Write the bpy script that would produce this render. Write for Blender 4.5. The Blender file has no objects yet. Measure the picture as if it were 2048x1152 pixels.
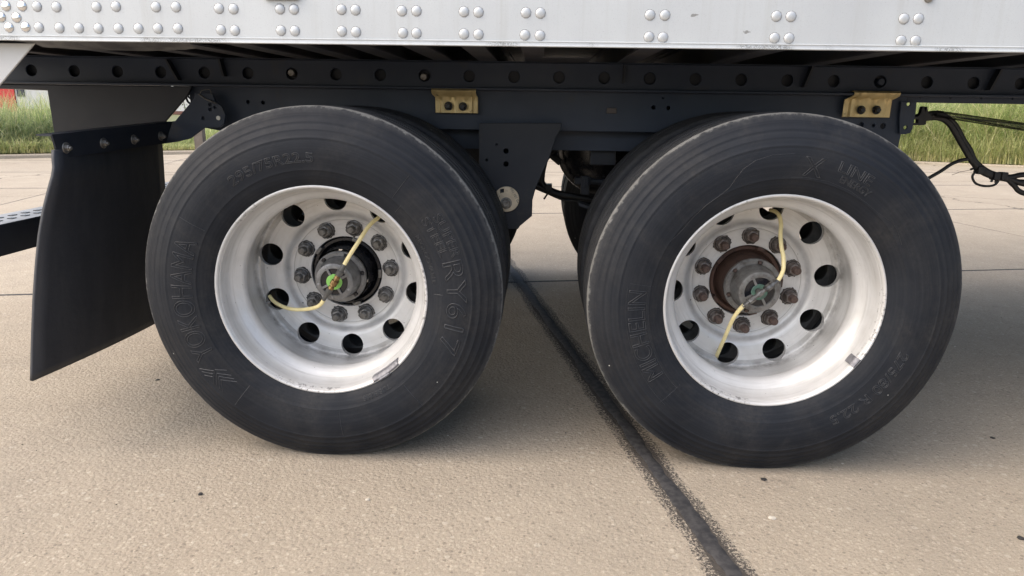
import bpy, bmesh, math, random
import numpy as np
from mathutils import Vector, Matrix
rnd = random.Random(7)
sc = bpy.context.scene
COL = sc.collection
R = math.radians

# ------------------------------------------------------------------ camera
F_PX, CX, CY, CZ = 1400.0, -0.0246, -1.8595, 1.005
YAW, PIT, ROL = -0.0356, 0.2509, 0.0150
cF = Vector((math.sin(YAW)*math.cos(PIT), math.cos(YAW)*math.cos(PIT), -math.sin(PIT)))
cR = Vector((math.cos(YAW), -math.sin(YAW), 0)); cU = cR.cross(cF)
c_, s_ = math.cos(ROL), math.sin(ROL)
cR, cU = c_*cR + s_*cU, -s_*cR + c_*cU
cam = bpy.data.cameras.new('camera'); cam.sensor_width = 36; cam.lens = F_PX/2048*36
cam.clip_start = 0.05; cam.clip_end = 3000
camo = bpy.data.objects.new('camera', cam); COL.objects.link(camo)
M = Matrix.Identity(4)
for i in range(3):
    M[i][0] = cR[i]; M[i][1] = cU[i]; M[i][2] = -cF[i]; M[i][3] = (CX, CY, CZ)[i]
camo.matrix_world = M
sc.camera = camo
# ------------------------------------------------------------------ light
SUN_EL, SUN_AZ = 48, -106      # azimuth measured like the sky's sun_rotation
w = bpy.data.worlds.new('World'); sc.world = w; w.use_nodes = True
nt = w.node_tree; bg = nt.nodes['Background']
sky = nt.nodes.new('ShaderNodeTexSky'); sky.sky_type = 'NISHITA'; sky.sun_disc = False
sky.sun_elevation = R(SUN_EL); sky.sun_rotation = R(SUN_AZ); sky.air_density = 1.0
sky.dust_density = 4.5; sky.ozone_density = 1.0
nt.links.new(sky.outputs[0], bg.inputs[0]); bg.inputs[1].default_value = 0.15
sun = bpy.data.lights.new('sun', 'SUN'); sun.energy = 1.5; sun.angle = R(125); sun.color = (1, .93, .84)
suno = bpy.data.objects.new('sun', sun); COL.objects.link(suno)
sd = Vector((math.sin(R(SUN_AZ))*math.cos(R(SUN_EL)), math.cos(R(SUN_AZ))*math.cos(R(SUN_EL)), math.sin(R(SUN_EL))))
suno.rotation_euler = sd.to_track_quat('Z', 'Y').to_euler()
suno.location = (0, 0, 12)
sc.view_settings.view_transform = 'Standard'; sc.view_settings.look = 'None'
sc.view_settings.gamma = 1; sc.view_settings.exposure = 1.05

# ------------------------------------------------------------------ helpers
CAM = Vector((CX, CY, CZ))
def ray(px, py): return cF + cR*((px-1024)/F_PX) - cU*((py-576)/F_PX)
def atY(px, py, Y): d = ray(px, py); return CAM + d*((Y-CY)/d.y)
def atX(px, py, X): d = ray(px, py); return CAM + d*((X-CX)/d.x)
def atZ(px, py, Z=0): d = ray(px, py); return CAM + d*((Z-CZ)/d.z)

def link(name, me, mats, parent=None, loc=None, smooth=None):
    o = bpy.data.objects.new(name, me); COL.objects.link(o)
    if mats is not None and not me.materials:
        for m in (mats if isinstance(mats, (list, tuple)) else [mats]): me.materials.append(m)
    if smooth is not None:
        for p in me.polygons: p.use_smooth = True
        me.set_sharp_from_angle(angle=R(smooth))
    if parent: o.parent = parent
    if loc is not None: o.location = loc
    return o
def bmo(name, bm, mats, parent=None, loc=None, smooth=None):
    me = bpy.data.meshes.new(name); bm.to_mesh(me); bm.free()
    return link(name, me, mats, parent, loc, smooth)
def empty(name, parent=None, loc=(0,0,0), rot=None):
    o = bpy.data.objects.new(name, None); COL.objects.link(o); o.empty_display_size = .1
    o.location = loc
    if rot: o.rotation_euler = rot
    if parent: o.parent = parent
    return o
def tag(o, label=None, cat=None, group=None, kind=None):
    if label: o['label'] = label
    if cat: o['category'] = cat
    if group: o['group'] = group
    if kind: o['kind'] = kind
    return o
def box(bm, x0, x1, y0, y1, z0, z1, mi=0, bev=0.0):
    v = [bm.verts.new(p) for p in ((x0,y0,z0),(x1,y0,z0),(x1,y1,z0),(x0,y1,z0),(x0,y0,z1),(x1,y0,z1),(x1,y1,z1),(x0,y1,z1))]
    fs = [bm.faces.new([v[i] for i in q]) for q in ((3,2,1,0),(4,5,6,7),(0,1,5,4),(1,2,6,5),(2,3,7,6),(3,0,4,7))]
    for f in fs: f.material_index = mi
    if bev:
        es = list({e for f in fs for e in f.edges})
        r = bmesh.ops.bevel(bm, geom=es, offset=bev, segments=2, affect='EDGES', profile=.6)
        for f in r['faces']: f.material_index = mi
    return fs
def lathe(prof, seg=96, closed=False, bm=None, mi=0, axis='Y', a0=0):
    own = bm is None
    if own: bm = bmesh.new()
    rings = []
    for d, r in prof:
        ring = []
        if r < 1e-6:
            p = (0, d, 0); vv = bm.verts.new(p); ring = [vv]*seg
        else:
            for k in range(seg):
                a = a0 + 2*math.pi*k/seg
                ring.append(bm.verts.new((r*math.cos(a), d, r*math.sin(a))))
        rings.append(ring)
    n = len(rings)
    for i in range(n if closed else n-1):
        A, B = rings[i], rings[(i+1) % n]
        for k in range(seg):
            k2 = (k+1) % seg
            q = []
            for vv in (A[k], A[k2], B[k2], B[k]):
                if vv not in q: q.append(vv)
            if len(q) > 2:
                f = bm.faces.new(q); f.material_index = mi
    if own: bmesh.ops.recalc_face_normals(bm, faces=bm.faces)
    return bm
def tube(bm, pts, r, seg=10, mi=0, cap=True):
    """pts list of Vector, r float or list"""
    n = len(pts); rr = r if isinstance(r, (list, tuple)) else [r]*n
    pts = [Vector(p) for p in pts]
    t0 = (pts[1]-pts[0]).normalized()
    up = Vector((0,0,1)) if abs(t0.z) < .9 else Vector((1,0,0))
    nrm = t0.cross(up).normalized(); rings = []
    for i in range(n):
        t = (pts[min(i+1,n-1)]-pts[max(i-1,0)]).normalized()
        nrm = (nrm - t*nrm.dot(t)).normalized(); b = t.cross(nrm)
        rings.append([bm.verts.new(pts[i] + (nrm*math.cos(2*math.pi*k/seg)+b*math.sin(2*math.pi*k/seg))*rr[i]) for k in range(seg)])
    for i in range(n-1):
        for k in range(seg):
            f = bm.faces.new((rings[i][k], rings[i][(k+1)%seg], rings[i+1][(k+1)%seg], rings[i+1][k])); f.material_index = mi
    if cap:
        bm.faces.new(rings[0][::-1]).material_index = mi; bm.faces.new(rings[-1]).material_index = mi
def smooth_path(pts, n=8):
    pts = [Vector(p) for p in pts]; out = []
    P = [pts[0]*2-pts[1]] + pts + [pts[-1]*2-pts[-2]]
    for i in range(1, len(P)-2):
        for k in range(n):
            t = k/n; a, b, c, d = P[i-1], P[i], P[i+1], P[i+2]
            out.append(.5*((2*b)+(c-a)*t+(2*a-5*b+4*c-d)*t*t+(3*b-a-3*c+d)*t**3))
    out.append(pts[-1]); return out
def plate(name, outer, holes, thick, mats, parent, Y, bev=.0015, smooth=35):
    """flat plate in the XZ plane with round (x,z,r) or polygonal holes, front face at Y"""
    cu = bpy.data.curves.new(name, 'CURVE'); cu.dimensions = '2D'; cu.fill_mode = 'BOTH'
    def poly(pts):
        s = cu.splines.new('POLY'); s.points.add(len(pts)-1)
        for i, p in enumerate(pts): s.points[i].co = (p[0], p[1], 0, 1)
        s.use_cyclic_u = True
    poly(outer)
    for h in holes:
        if len(h) == 3 and not hasattr(h[0], '__len__'):
            poly([(h[0]+h[2]*math.cos(k*math.pi/10), h[1]+h[2]*math.sin(k*math.pi/10)) for k in range(20)])
        else: poly(h)
    cu.extrude = thick/2 - bev; cu.bevel_depth = bev; cu.bevel_resolution = 0; cu.offset = -bev
    t = bpy.data.objects.new('t', cu); COL.objects.link(t)
    dg = bpy.context.evaluated_depsgraph_get(); me = bpy.data.meshes.new_from_object(t.evaluated_get(dg))
    bpy.data.objects.remove(t); bpy.data.curves.remove(cu)
    me.name = name; me.materials.clear()
    # curve plane xy -> world xz ; z -> -y
    me.transform(Matrix(((1,0,0,0),(0,0,-1,Y+thick/2),(0,1,0,0),(0,0,0,1))))
    return link(name, me, mats, parent, smooth=smooth)

# ------------------------------------------------------------------ materials
def N(nt, t, **k):
    n = nt.nodes.new(t)
    for a, v in k.items():
        if a.startswith('i_'):
            key = a[2:]; key = int(key) if key.isdigit() else key.replace('_', ' ')
            n.inputs[key].default_value = v
        else: setattr(n, a, v)
    return n
def ramp(nt, fac, stops, interp='LINEAR'):
    n = nt.nodes.new('ShaderNodeValToRGB'); n.color_ramp.interpolation = interp
    e = n.color_ramp.elements
    while len(e) < len(stops): e.new(.5)
    for i, (p, c) in enumerate(stops):
        e[i].position = p; e[i].color = (c, c, c, 1) if not hasattr(c, '__len__') else (*c, 1)
    nt.links.new(fac, n.inputs[0]); return n.outputs[0]
def mixc(nt, fac, a, b, mode='MIX'):
    n = nt.nodes.new('ShaderNodeMix'); n.data_type = 'RGBA'; n.blend_type = mode
    for s, v in ((n.inputs[0], fac), (n.inputs[6], a), (n.inputs[7], b)):
        if hasattr(v, 'links') or hasattr(v, 'is_output'): nt.links.new(v, s)
        elif hasattr(v, '__len__'): s.default_value = (*v, 1)
        else: s.default_value = v if s == n.inputs[0] else (v, v, v, 1)
    return n.outputs[2]
def mth(nt, op, a, b=0.0, c=None, clamp=False):
    n = nt.nodes.new('ShaderNodeMath'); n.operation = op; n.use_clamp = clamp
    for i, v in enumerate((a, b, c)):
        if v is None: continue
        if hasattr(v, 'is_output'): nt.links.new(v, n.inputs[i])
        else: n.inputs[i].default_value = v
    return n.outputs[0]
def base(name):
    m = bpy.data.materials.new(name); m.use_nodes = True; t = m.node_tree
    return m, t, t.nodes['Principled BSDF']
def noise(t, vec, scale, detail=4, rough=.55, dist=0):
    n = N(t, 'ShaderNodeTexNoise', i_Scale=scale, i_Detail=detail, i_Roughness=rough, i_Distortion=dist)
    if vec is not None: t.links.new(vec, n.inputs['Vector'])
    return n.outputs['Fac']
def objco(t): return N(t, 'ShaderNodeTexCoord').outputs['Object']
def scaled(t, vec, s):
    n = N(t, 'ShaderNodeMapping'); n.inputs['Scale'].default_value = s; t.links.new(vec, n.inputs[0]); return n.outputs[0]
def bump(t, bs, h, strength=.3, dist=.002):
    b = N(t, 'ShaderNodeBump', i_Strength=strength, i_Distance=dist); t.links.new(h, b.inputs['Height'])
    t.links.new(b.outputs[0], bs.inputs['Normal']); return b
def simple(name, c, rough=.5, metal=0, c2=None, scale=12, lo=.4, hi=.65, bs=0, bscale=80, spec=.5, dirt=None, dscale=5, dlo=.5, dhi=.75, detail=6):
    m, t, b = base(name); v = objco(t); col = c
    if c2 is not None:
        col = mixc(t, ramp(t, noise(t, v, scale, detail), [(lo, 0.), (hi, 1.)]), c, c2)
    if dirt is not None:
        col = mixc(t, ramp(t, noise(t, v, dscale, 8, .65), [(dlo, 0.), (dhi, 1.)]), col, dirt)
    if hasattr(col, 'is_output'): t.links.new(col, b.inputs['Base Color'])
    else: b.inputs['Base Color'].default_value = (*col, 1)
    b.inputs['Metallic'].default_value = metal; b.inputs['Specular IOR Level'].default_value = spec
    rr = noise(t, v, scale*3, 4)
    t.links.new(mth(t, 'MULTIPLY_ADD', rr, .25, rough-.125), b.inputs['Roughness'])
    if bs: bump(t, b, noise(t, v, bscale, 5), bs, .002)
    return m

FRAME = simple('black_chassis_paint', (.017,.029,.055), .5, 0, (.028,.040,.066), 5, .35,.7, .15, 60, dirt=(.042,.042,.046), dscale=9, dlo=.58, dhi=.8)  # black lifted and blued, with lens haze put into the colour
FRAME2 = simple('dusty_black_paint', (.013,.017,.026), .55, 0, (.021,.025,.034), 4, .35,.7, .1, 50, dirt=(.05,.045,.04), dscale=7, dlo=.6, dhi=.85)
UNDER = simple('grimy_crossmember_paint', (.055,.062,.080), .6, 0, (.09,.082,.085), 3, .4,.7, .1, 60)
FLOORW = simple('stained_floor_boards', (.010,.016,.032), .7, 0, (.022,.018,.018), 6)
ALUM_D = simple('dull_aluminium', (.38,.38,.38), .45, .5, (.25,.25,.25), 14)
STEEL = simple('zinc_bolt_steel', (.32,.31,.29), .45, .7, (.14,.12,.10), 60, .4, .7)
SMOKE = simple('black_gloss_paint', (.008,.009,.013), .25, 0, (.014,.014,.018), 12)
ZINC = simple('yellow_zinc_plate', (.74,.59,.30), .40, .3, (.58,.45,.22), 22, .35,.7, .1, 60, dirt=(.05,.042,.035), dscale=26, dlo=.6, dhi=.74)
BRASS = simple('brass_fitting', (.30,.20,.09), .38, .85, (.16,.10,.05), 90)
GUNM = simple('grey_steel_fitting', (.19,.185,.175), .45, .7, (.07,.065,.06), 90)
HOSE = simple('yellow_air_hose', (.88,.76,.40), .42, 0, (.80,.68,.34), 30, dirt=(.30,.25,.14), dscale=40, dlo=.6, dhi=.85)
SLEEVE = simple('grey_hose_sleeve', (.075,.075,.07), .55, .2, (.11,.105,.095), 60)
GREEN = simple('lime_green_plastic', (.28,.62,.14), .4, 0, (.24,.56,.12), 40)
TEAL = simple('faded_green_plastic', (.10,.20,.15), .5, 0, (.07,.13,.10), 50, dirt=(.06,.06,.05), dscale=60)
CABLE = simple('black_cable_jacket', (.009,.009,.010), .5, 0, (.016,.016,.016), 30)
CASTING = simple('grey_cast_cap', (.22,.22,.22), .42, .5, (.13,.13,.13), 50, .35,.7, .25, 150, dirt=(.04,.038,.035), dscale=35, dlo=.55, dhi=.75)
CASTING2 = simple('dusty_grey_cap', (.22,.215,.205), .55, .35, (.14,.135,.125), 50, .35,.7, .25, 150, dirt=(.06,.045,.035), dscale=30, dlo=.5, dhi=.75)
RUST = simple('rusty_iron', (.085,.046,.034), .75, .15, (.10,.055,.038), 30, .35,.7, .5, 120, dirt=(.02,.014,.012), dscale=18, dlo=.5, dhi=.7)
NUTM = simple('grimy_lug_steel', (.24,.235,.23), .38, .4, (.06,.058,.056), 90, .4,.68, .5, 200, dirt=(.27,.26,.25), dscale=110, dlo=.56, dhi=.72)
NUTR = simple('rusted_lug_steel', (.20,.175,.16), .45, .35, (.065,.045,.036), 80, .4,.68, .5, 200, dirt=(.26,.24,.225), dscale=110, dlo=.58, dhi=.72)
STUDR = simple('rusty_stud', (.13,.085,.068), .65, .3, (.06,.042,.036), 120, .35,.65, .5, 250)
SOOT = simple('brake_dust_stain', (.035,.033,.031), .8, 0, (.06,.056,.05), 150)
LEAD = simple('lead_weight', (.22,.22,.235), .5, .4, (.13,.13,.145), 90, .4,.65, .5, 180)
STICK = simple('faded_paper_label', (.60,.56,.33), .6, 0, (.50,.46,.28), 200)
WHITEB = simple('white_painted_sheet', (.56,.565,.56), .5, 0, (.50,.505,.50), 2)
REDB = simple('red_painted_sheet', (.55,.03,.035), .5, 0, (.48,.03,.03), 3)
DARKW = simple('dark_window', (.03,.035,.06), .2)
BRICKR = simple('red_brown_base', (.16,.07,.055), .8, 0, (.11,.06,.05), 3)
WOODP = simple('weathered_post_wood', (.16,.135,.115), .85, 0, (.10,.085,.07), 8, .3,.7, .4, 30)
LEAFM = simple('leaf_green', (.09,.17,.045), .55, 0, (.14,.22,.06), 8)
TAR = simple('black_joint_tar', (.022,.022,.024), .85, 0, (.048,.046,.046), 45, .4,.6, .5, 90, dirt=(.10,.09,.075), dscale=160, dlo=.64, dhi=.74)

def rubber(name, tread=False):
    m, t, b = base(name); v = objco(t)
    sx = N(t, 'ShaderNodeSeparateXYZ'); t.links.new(v, sx.inputs[0])
    r = mth(t, 'SQRT', mth(t, 'ADD', mth(t, 'MULTIPLY', sx.outputs[0], sx.outputs[0]), mth(t, 'MULTIPLY', sx.outputs[2], sx.outputs[2])))
    n1 = noise(t, v, 5, 5, .6)
    col = mixc(t, ramp(t, n1, [(.3, 0.), (.7, 1.)]), (.0072,.0090,.0130), (.0135,.0160,.0212))
    # circumferential rubbing bands
    cr = N(t, 'ShaderNodeCombineXYZ'); t.links.new(mth(t, 'MULTIPLY', r, 90), cr.inputs[0])
    band = noise(t, cr.outputs[0], 1.4, 3, .6)
    col = mixc(t, mth(t, 'MULTIPLY', ramp(t, band, [(.45, 0.), (.75, 1.)]), .35), col, (.034,.037,.042))
    # worn, dusty shoulder
    rn = mth(t, 'ADD', r, mth(t, 'MULTIPLY', mth(t, 'SUBTRACT', noise(t, v, 22, 6, .7), .5), .022))
    sh = ramp(t, rn, [(.488, 0.), (.4995, 1.)])
    dn = ramp(t, noise(t, v, 60, 6, .7), [(.3, .15), (.7, 1.)])
    col = mixc(t, mth(t, 'MULTIPLY', sh, mth(t, 'MULTIPLY', dn, .45)), col, (.085,.085,.085))
    dl = mth(t, 'ADD', mth(t, 'ABSOLUTE', mth(t, 'SUBTRACT', sx.outputs[1], .0215)), mth(t, 'MULTIPLY', mth(t, 'SUBTRACT', noise(t, v, 38, 7, .75), .5), .03))
    ed = mth(t, 'MULTIPLY', ramp(t, dl, [(.003, 1.), (.0075, 0.)]), mth(t, 'GREATER_THAN', r, .4975))
    col = mixc(t, mth(t, 'MULTIPLY', ed, .75), col, (.21,.21,.20))
    # brown-grey road dust in drifts
    dz = ramp(t, noise(t, v, 3.2, 6, .68, 1.2), [(.44, 0.), (.70, 1.)])
    col = mixc(t, mth(t, 'MULTIPLY', mth(t, 'MULTIPLY', dz, ramp(t, noise(t, v, 90, 5, .7), [(.35, .25), (.65, 1.)])), .36), col, (.072,.067,.060))
    # pale nicks
    vo = N(t, 'ShaderNodeTexVoronoi', i_Scale=17.0); t.links.new(v, vo.inputs['Vector'])
    nick = mth(t, 'LESS_THAN', vo.outputs['Distance'], .032)
    hs = N(t, 'ShaderNodeSeparateColor'); t.links.new(vo.outputs['Color'], hs.inputs[0])
    nick = mth(t, 'MULTIPLY', nick, mth(t, 'GREATER_THAN', hs.outputs[0], .55))
    col = mixc(t, nick, col, (.42,.42,.40))
    # tiny sipe holes in the tread rib
    ang = mth(t, 'ARCTAN2', sx.outputs[2], sx.outputs[0])
    fa = mth(t, 'FRACT', mth(t, 'MULTIPLY', ang, 46.0))
    dd = mth(t, 'ABSOLUTE', mth(t, 'SUBTRACT', sx.outputs[1], .037))
    dots = mth(t, 'MULTIPLY', mth(t, 'LESS_THAN', dd, .0022), mth(t, 'LESS_THAN', fa, .45))
    dots = mth(t, 'MULTIPLY', dots, mth(t, 'GREATER_THAN', r, .49))
    col = mixc(t, dots, col, (.003,.003,.003))
    t.links.new(col, b.inputs['Base Color'])
    b.inputs['Specular IOR Level'].default_value = .2
    t.links.new(mth(t, 'MULTIPLY_ADD', noise(t, v, 30, 4), .25, .5), b.inputs['Roughness'])
    h = mth(t, 'ADD', noise(t, v, 190, 4), mth(t, 'MULTIPLY', band, .8))
    bump(t, b, h, .22, .0015)
    return m
RUBBER = rubber('tyre_rubber')
RELIEF = simple('raised_rubber', (.029,.032,.037), .45, 0, (.021,.023,.027), 30)

def flaprub():
    m, t, b = base('mudflap_rubber'); v = objco(t)
    col = mixc(t, ramp(t, noise(t, scaled(t, v, (6,6,1.2)), 2.2, 6, .65), [(.35, 0.), (.75, 1.)]), (.024,.027,.035), (.046,.048,.054))
    sp = ramp(t, noise(t, v, 160, 3, .5), [(.74, 0.), (.78, 1.)])
    pat = ramp(t, noise(t, v, 7, 3), [(.5, 0.), (.62, 1.)])
    col = mixc(t, mth(t, 'MULTIPLY', sp, pat), col, (.22,.22,.21))
    t.links.new(col, b.inputs['Base Color']); b.inputs['Roughness'].default_value = .55
    bump(t, b, mth(t, 'ADD', noise(t, v, 30, 6, .6), mth(t, 'MULTIPLY', noise(t, scaled(t, v, (1,1,.4)), 5, 3), 4.0)), .35, .004); return m
FLAP = flaprub()

def rimmat():
    m, t, b = base('oxidised_aluminium_wheel'); v = objco(t)
    sx = N(t, 'ShaderNodeSeparateXYZ'); t.links.new(v, sx.inputs[0])
    r = mth(t, 'SQRT', mth(t, 'ADD', mth(t, 'MULTIPLY', sx.outputs[0], sx.outputs[0]), mth(t, 'MULTIPLY', sx.outputs[2], sx.outputs[2])))
    n1 = noise(t, v, 9, 7, .62, .6)
    col = mixc(t, ramp(t, n1, [(.3, 0.), (.7, 1.)]), (.53,.525,.51), (.65,.65,.645))
    # drawn-out machining / wash streaks (angle stretched)
    ang = mth(t, 'ARCTAN2', sx.outputs[2], sx.outputs[0])
    cv = N(t, 'ShaderNodeCombineXYZ'); t.links.new(mth(t, 'MULTIPLY', ang, 1.2), cv.inputs[0])
    t.links.new(mth(t, 'MULTIPLY', r, 60), cv.inputs[1]); t.links.new(mth(t, 'MULTIPLY', sx.outputs[1], 60), cv.inputs[2])
    st = noise(t, cv.outputs[0], 1.6, 6, .65)
    col = mixc(t, mth(t, 'MULTIPLY', ramp(t, st, [(.5, 0.), (.78, 1.)]), .5), col, (.36,.355,.34))
    # grime deepened into painted shade in the corner between barrel and disc
    cd = mth(t, 'ABSOLUTE', mth(t, 'SUBTRACT', sx.outputs[1], .222))
    gr = mth(t, 'MULTIPLY', ramp(t, cd, [(.0, 1.), (.036, 0.)]), mth(t, 'GREATER_THAN', r, .258))
    gn = ramp(t, noise(t, v, 24, 7, .7), [(.38, 0.), (.68, 1.)])
    col = mixc(t, mth(t, 'MULTIPLY', mth(t, 'MULTIPLY', gr, gn), .85), col, (.15,.14,.125))
    # smudge round the raised bolt ring
    c2 = mth(t, 'ABSOLUTE', mth(t, 'SUBTRACT', r, .182))
    g2 = mth(t, 'MULTIPLY', ramp(t, c2, [(.0, 1.), (.014, 0.)]), ramp(t, noise(t, v, 15, 6, .7), [(.4, 0.), (.65, 1.)]))
    col = mixc(t, mth(t, 'MULTIPLY', g2, .5), col, (.24,.235,.225))
    # fine scribed circle on the bolt face
    c3 = mth(t, 'LESS_THAN', mth(t, 'ABSOLUTE', mth(t, 'SUBTRACT', r, .1655)), .0008)
    col = mixc(t, mth(t, 'MULTIPLY', c3, .55), col, (.2,.19,.18))
    for dc, wdt, am in ((.2345, .0016, .65), (.0625, .0022, .28), (.1235, .0030, .30), (.0055, .0010, .45)):  # dark ring lines paint crease shade along the barrel steps
        ln = mth(t, 'MULTIPLY', mth(t, 'LESS_THAN', mth(t, 'ABSOLUTE', mth(t, 'SUBTRACT', sx.outputs[1], dc)), wdt), mth(t, 'GREATER_THAN', r, .248))
        col = mixc(t, mth(t, 'MULTIPLY', ln, mth(t, 'MULTIPLY', ramp(t, noise(t, v, 12, 5, .7), [(.3, .2), (.65, 1.)]), am)), col, (.20,.19,.175))
    # scuffs on the lip
    lp = mth(t, 'MULTIPLY', mth(t, 'LESS_THAN', sx.outputs[1], .016), ramp(t, noise(t, v, 5.5, 2), [(.52, 0.), (.58, 1.)]))
    sc1 = ramp(t, noise(t, v, 75, 6, .75), [(.53, 0.), (.6, 1.)])
    col = mixc(t, mth(t, 'MULTIPLY', mth(t, 'MULTIPLY', lp, sc1), .8), col, (.17,.165,.16))
    pk = ramp(t, noise(t, v, 90, 2), [(.745, 0.), (.77, 1.)])
    col = mixc(t, pk, col, (.08,.075,.07))
    t.links.new(col, b.inputs['Base Color']); b.inputs['Metallic'].default_value = .22
    t.links.new(mth(t, 'MULTIPLY_ADD', st, .2, .28), b.inputs['Roughness'])
    bump(t, b, mth(t, 'ADD', n1, mth(t, 'MULTIPLY', noise(t, v, 120, 4), .3)), .12, .0015)
    return m
RIM = rimmat()

def railmat():
    m, t, b = base('white_aluminium_rail'); v = objco(t)
    col = mixc(t, ramp(t, noise(t, v, 2.5, 6, .6), [(.3, 0.), (.7, 1.)]), (.47,.49,.50), (.55,.575,.58))
    sp = noise(t, v, 420, 3, .6)
    col = mixc(t, ramp(t, sp, [(.58, 0.), (.72, .55)]), col, (.36,.37,.38))
    stv = ramp(t, noise(t, scaled(t, v, (22,1,.7)), 1, 5, .7), [(.52, 0.), (.8, 1.)])
    col = mixc(t, mth(t, 'MULTIPLY', stv, .5), col, (.38,.38,.355))
    # black scrape marks along the bottom lip
    sx = N(t, 'ShaderNodeSeparateXYZ'); t.links.new(v, sx.inputs[0])
    low = mth(t, 'LESS_THAN', sx.outputs[2], 1.1660)
    pat = ramp(t, noise(t, scaled(t, v, (4,1,1)), 1.5, 2), [(.5, 0.), (.6, 1.)])
    gr = ramp(t, noise(t, v, 330, 5, .7), [(.46, 0.), (.54, 1.)])
    col = mixc(t, mth(t, 'MULTIPLY', mth(t, 'MULTIPLY', low, pat), mth(t, 'MULTIPLY', gr, .75)), col, (.12,.12,.11))
    # two small chips
    for (cx, cz) in ((atY(1388,32,.0).x, atY(1388,32,.0).z), (atY(1492,64,.0).x, atY(1492,64,.0).z)):
        dx = mth(t, 'MULTIPLY', mth(t, 'SUBTRACT', sx.outputs[0], cx), 65.); dz = mth(t, 'MULTIPLY', mth(t, 'SUBTRACT', sx.outputs[2], cz), 110.)
        d = mth(t, 'ADD', mth(t, 'SQRT', mth(t, 'ADD', mth(t, 'MULTIPLY', dx, dx), mth(t, 'MULTIPLY', dz, dz))), mth(t, 'MULTIPLY', noise(t, v, 170, 4), 1.8))
        col = mixc(t, mth(t, 'LESS_THAN', d, 1.35), col, (.25,.25,.24))
    t.links.new(col, b.inputs['Base Color']); b.inputs['Metallic'].default_value = .15; b.inputs['Roughness'].default_value = .42
    bump(t, b, mth(t, 'ADD', sp, noise(t, v, 3, 2)), .12, .0012); return m
RAIL = railmat()
RIVETM = simple('bare_aluminium_rivet', (.54,.56,.57), .34, .25, (.47,.49,.50), 60)

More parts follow.
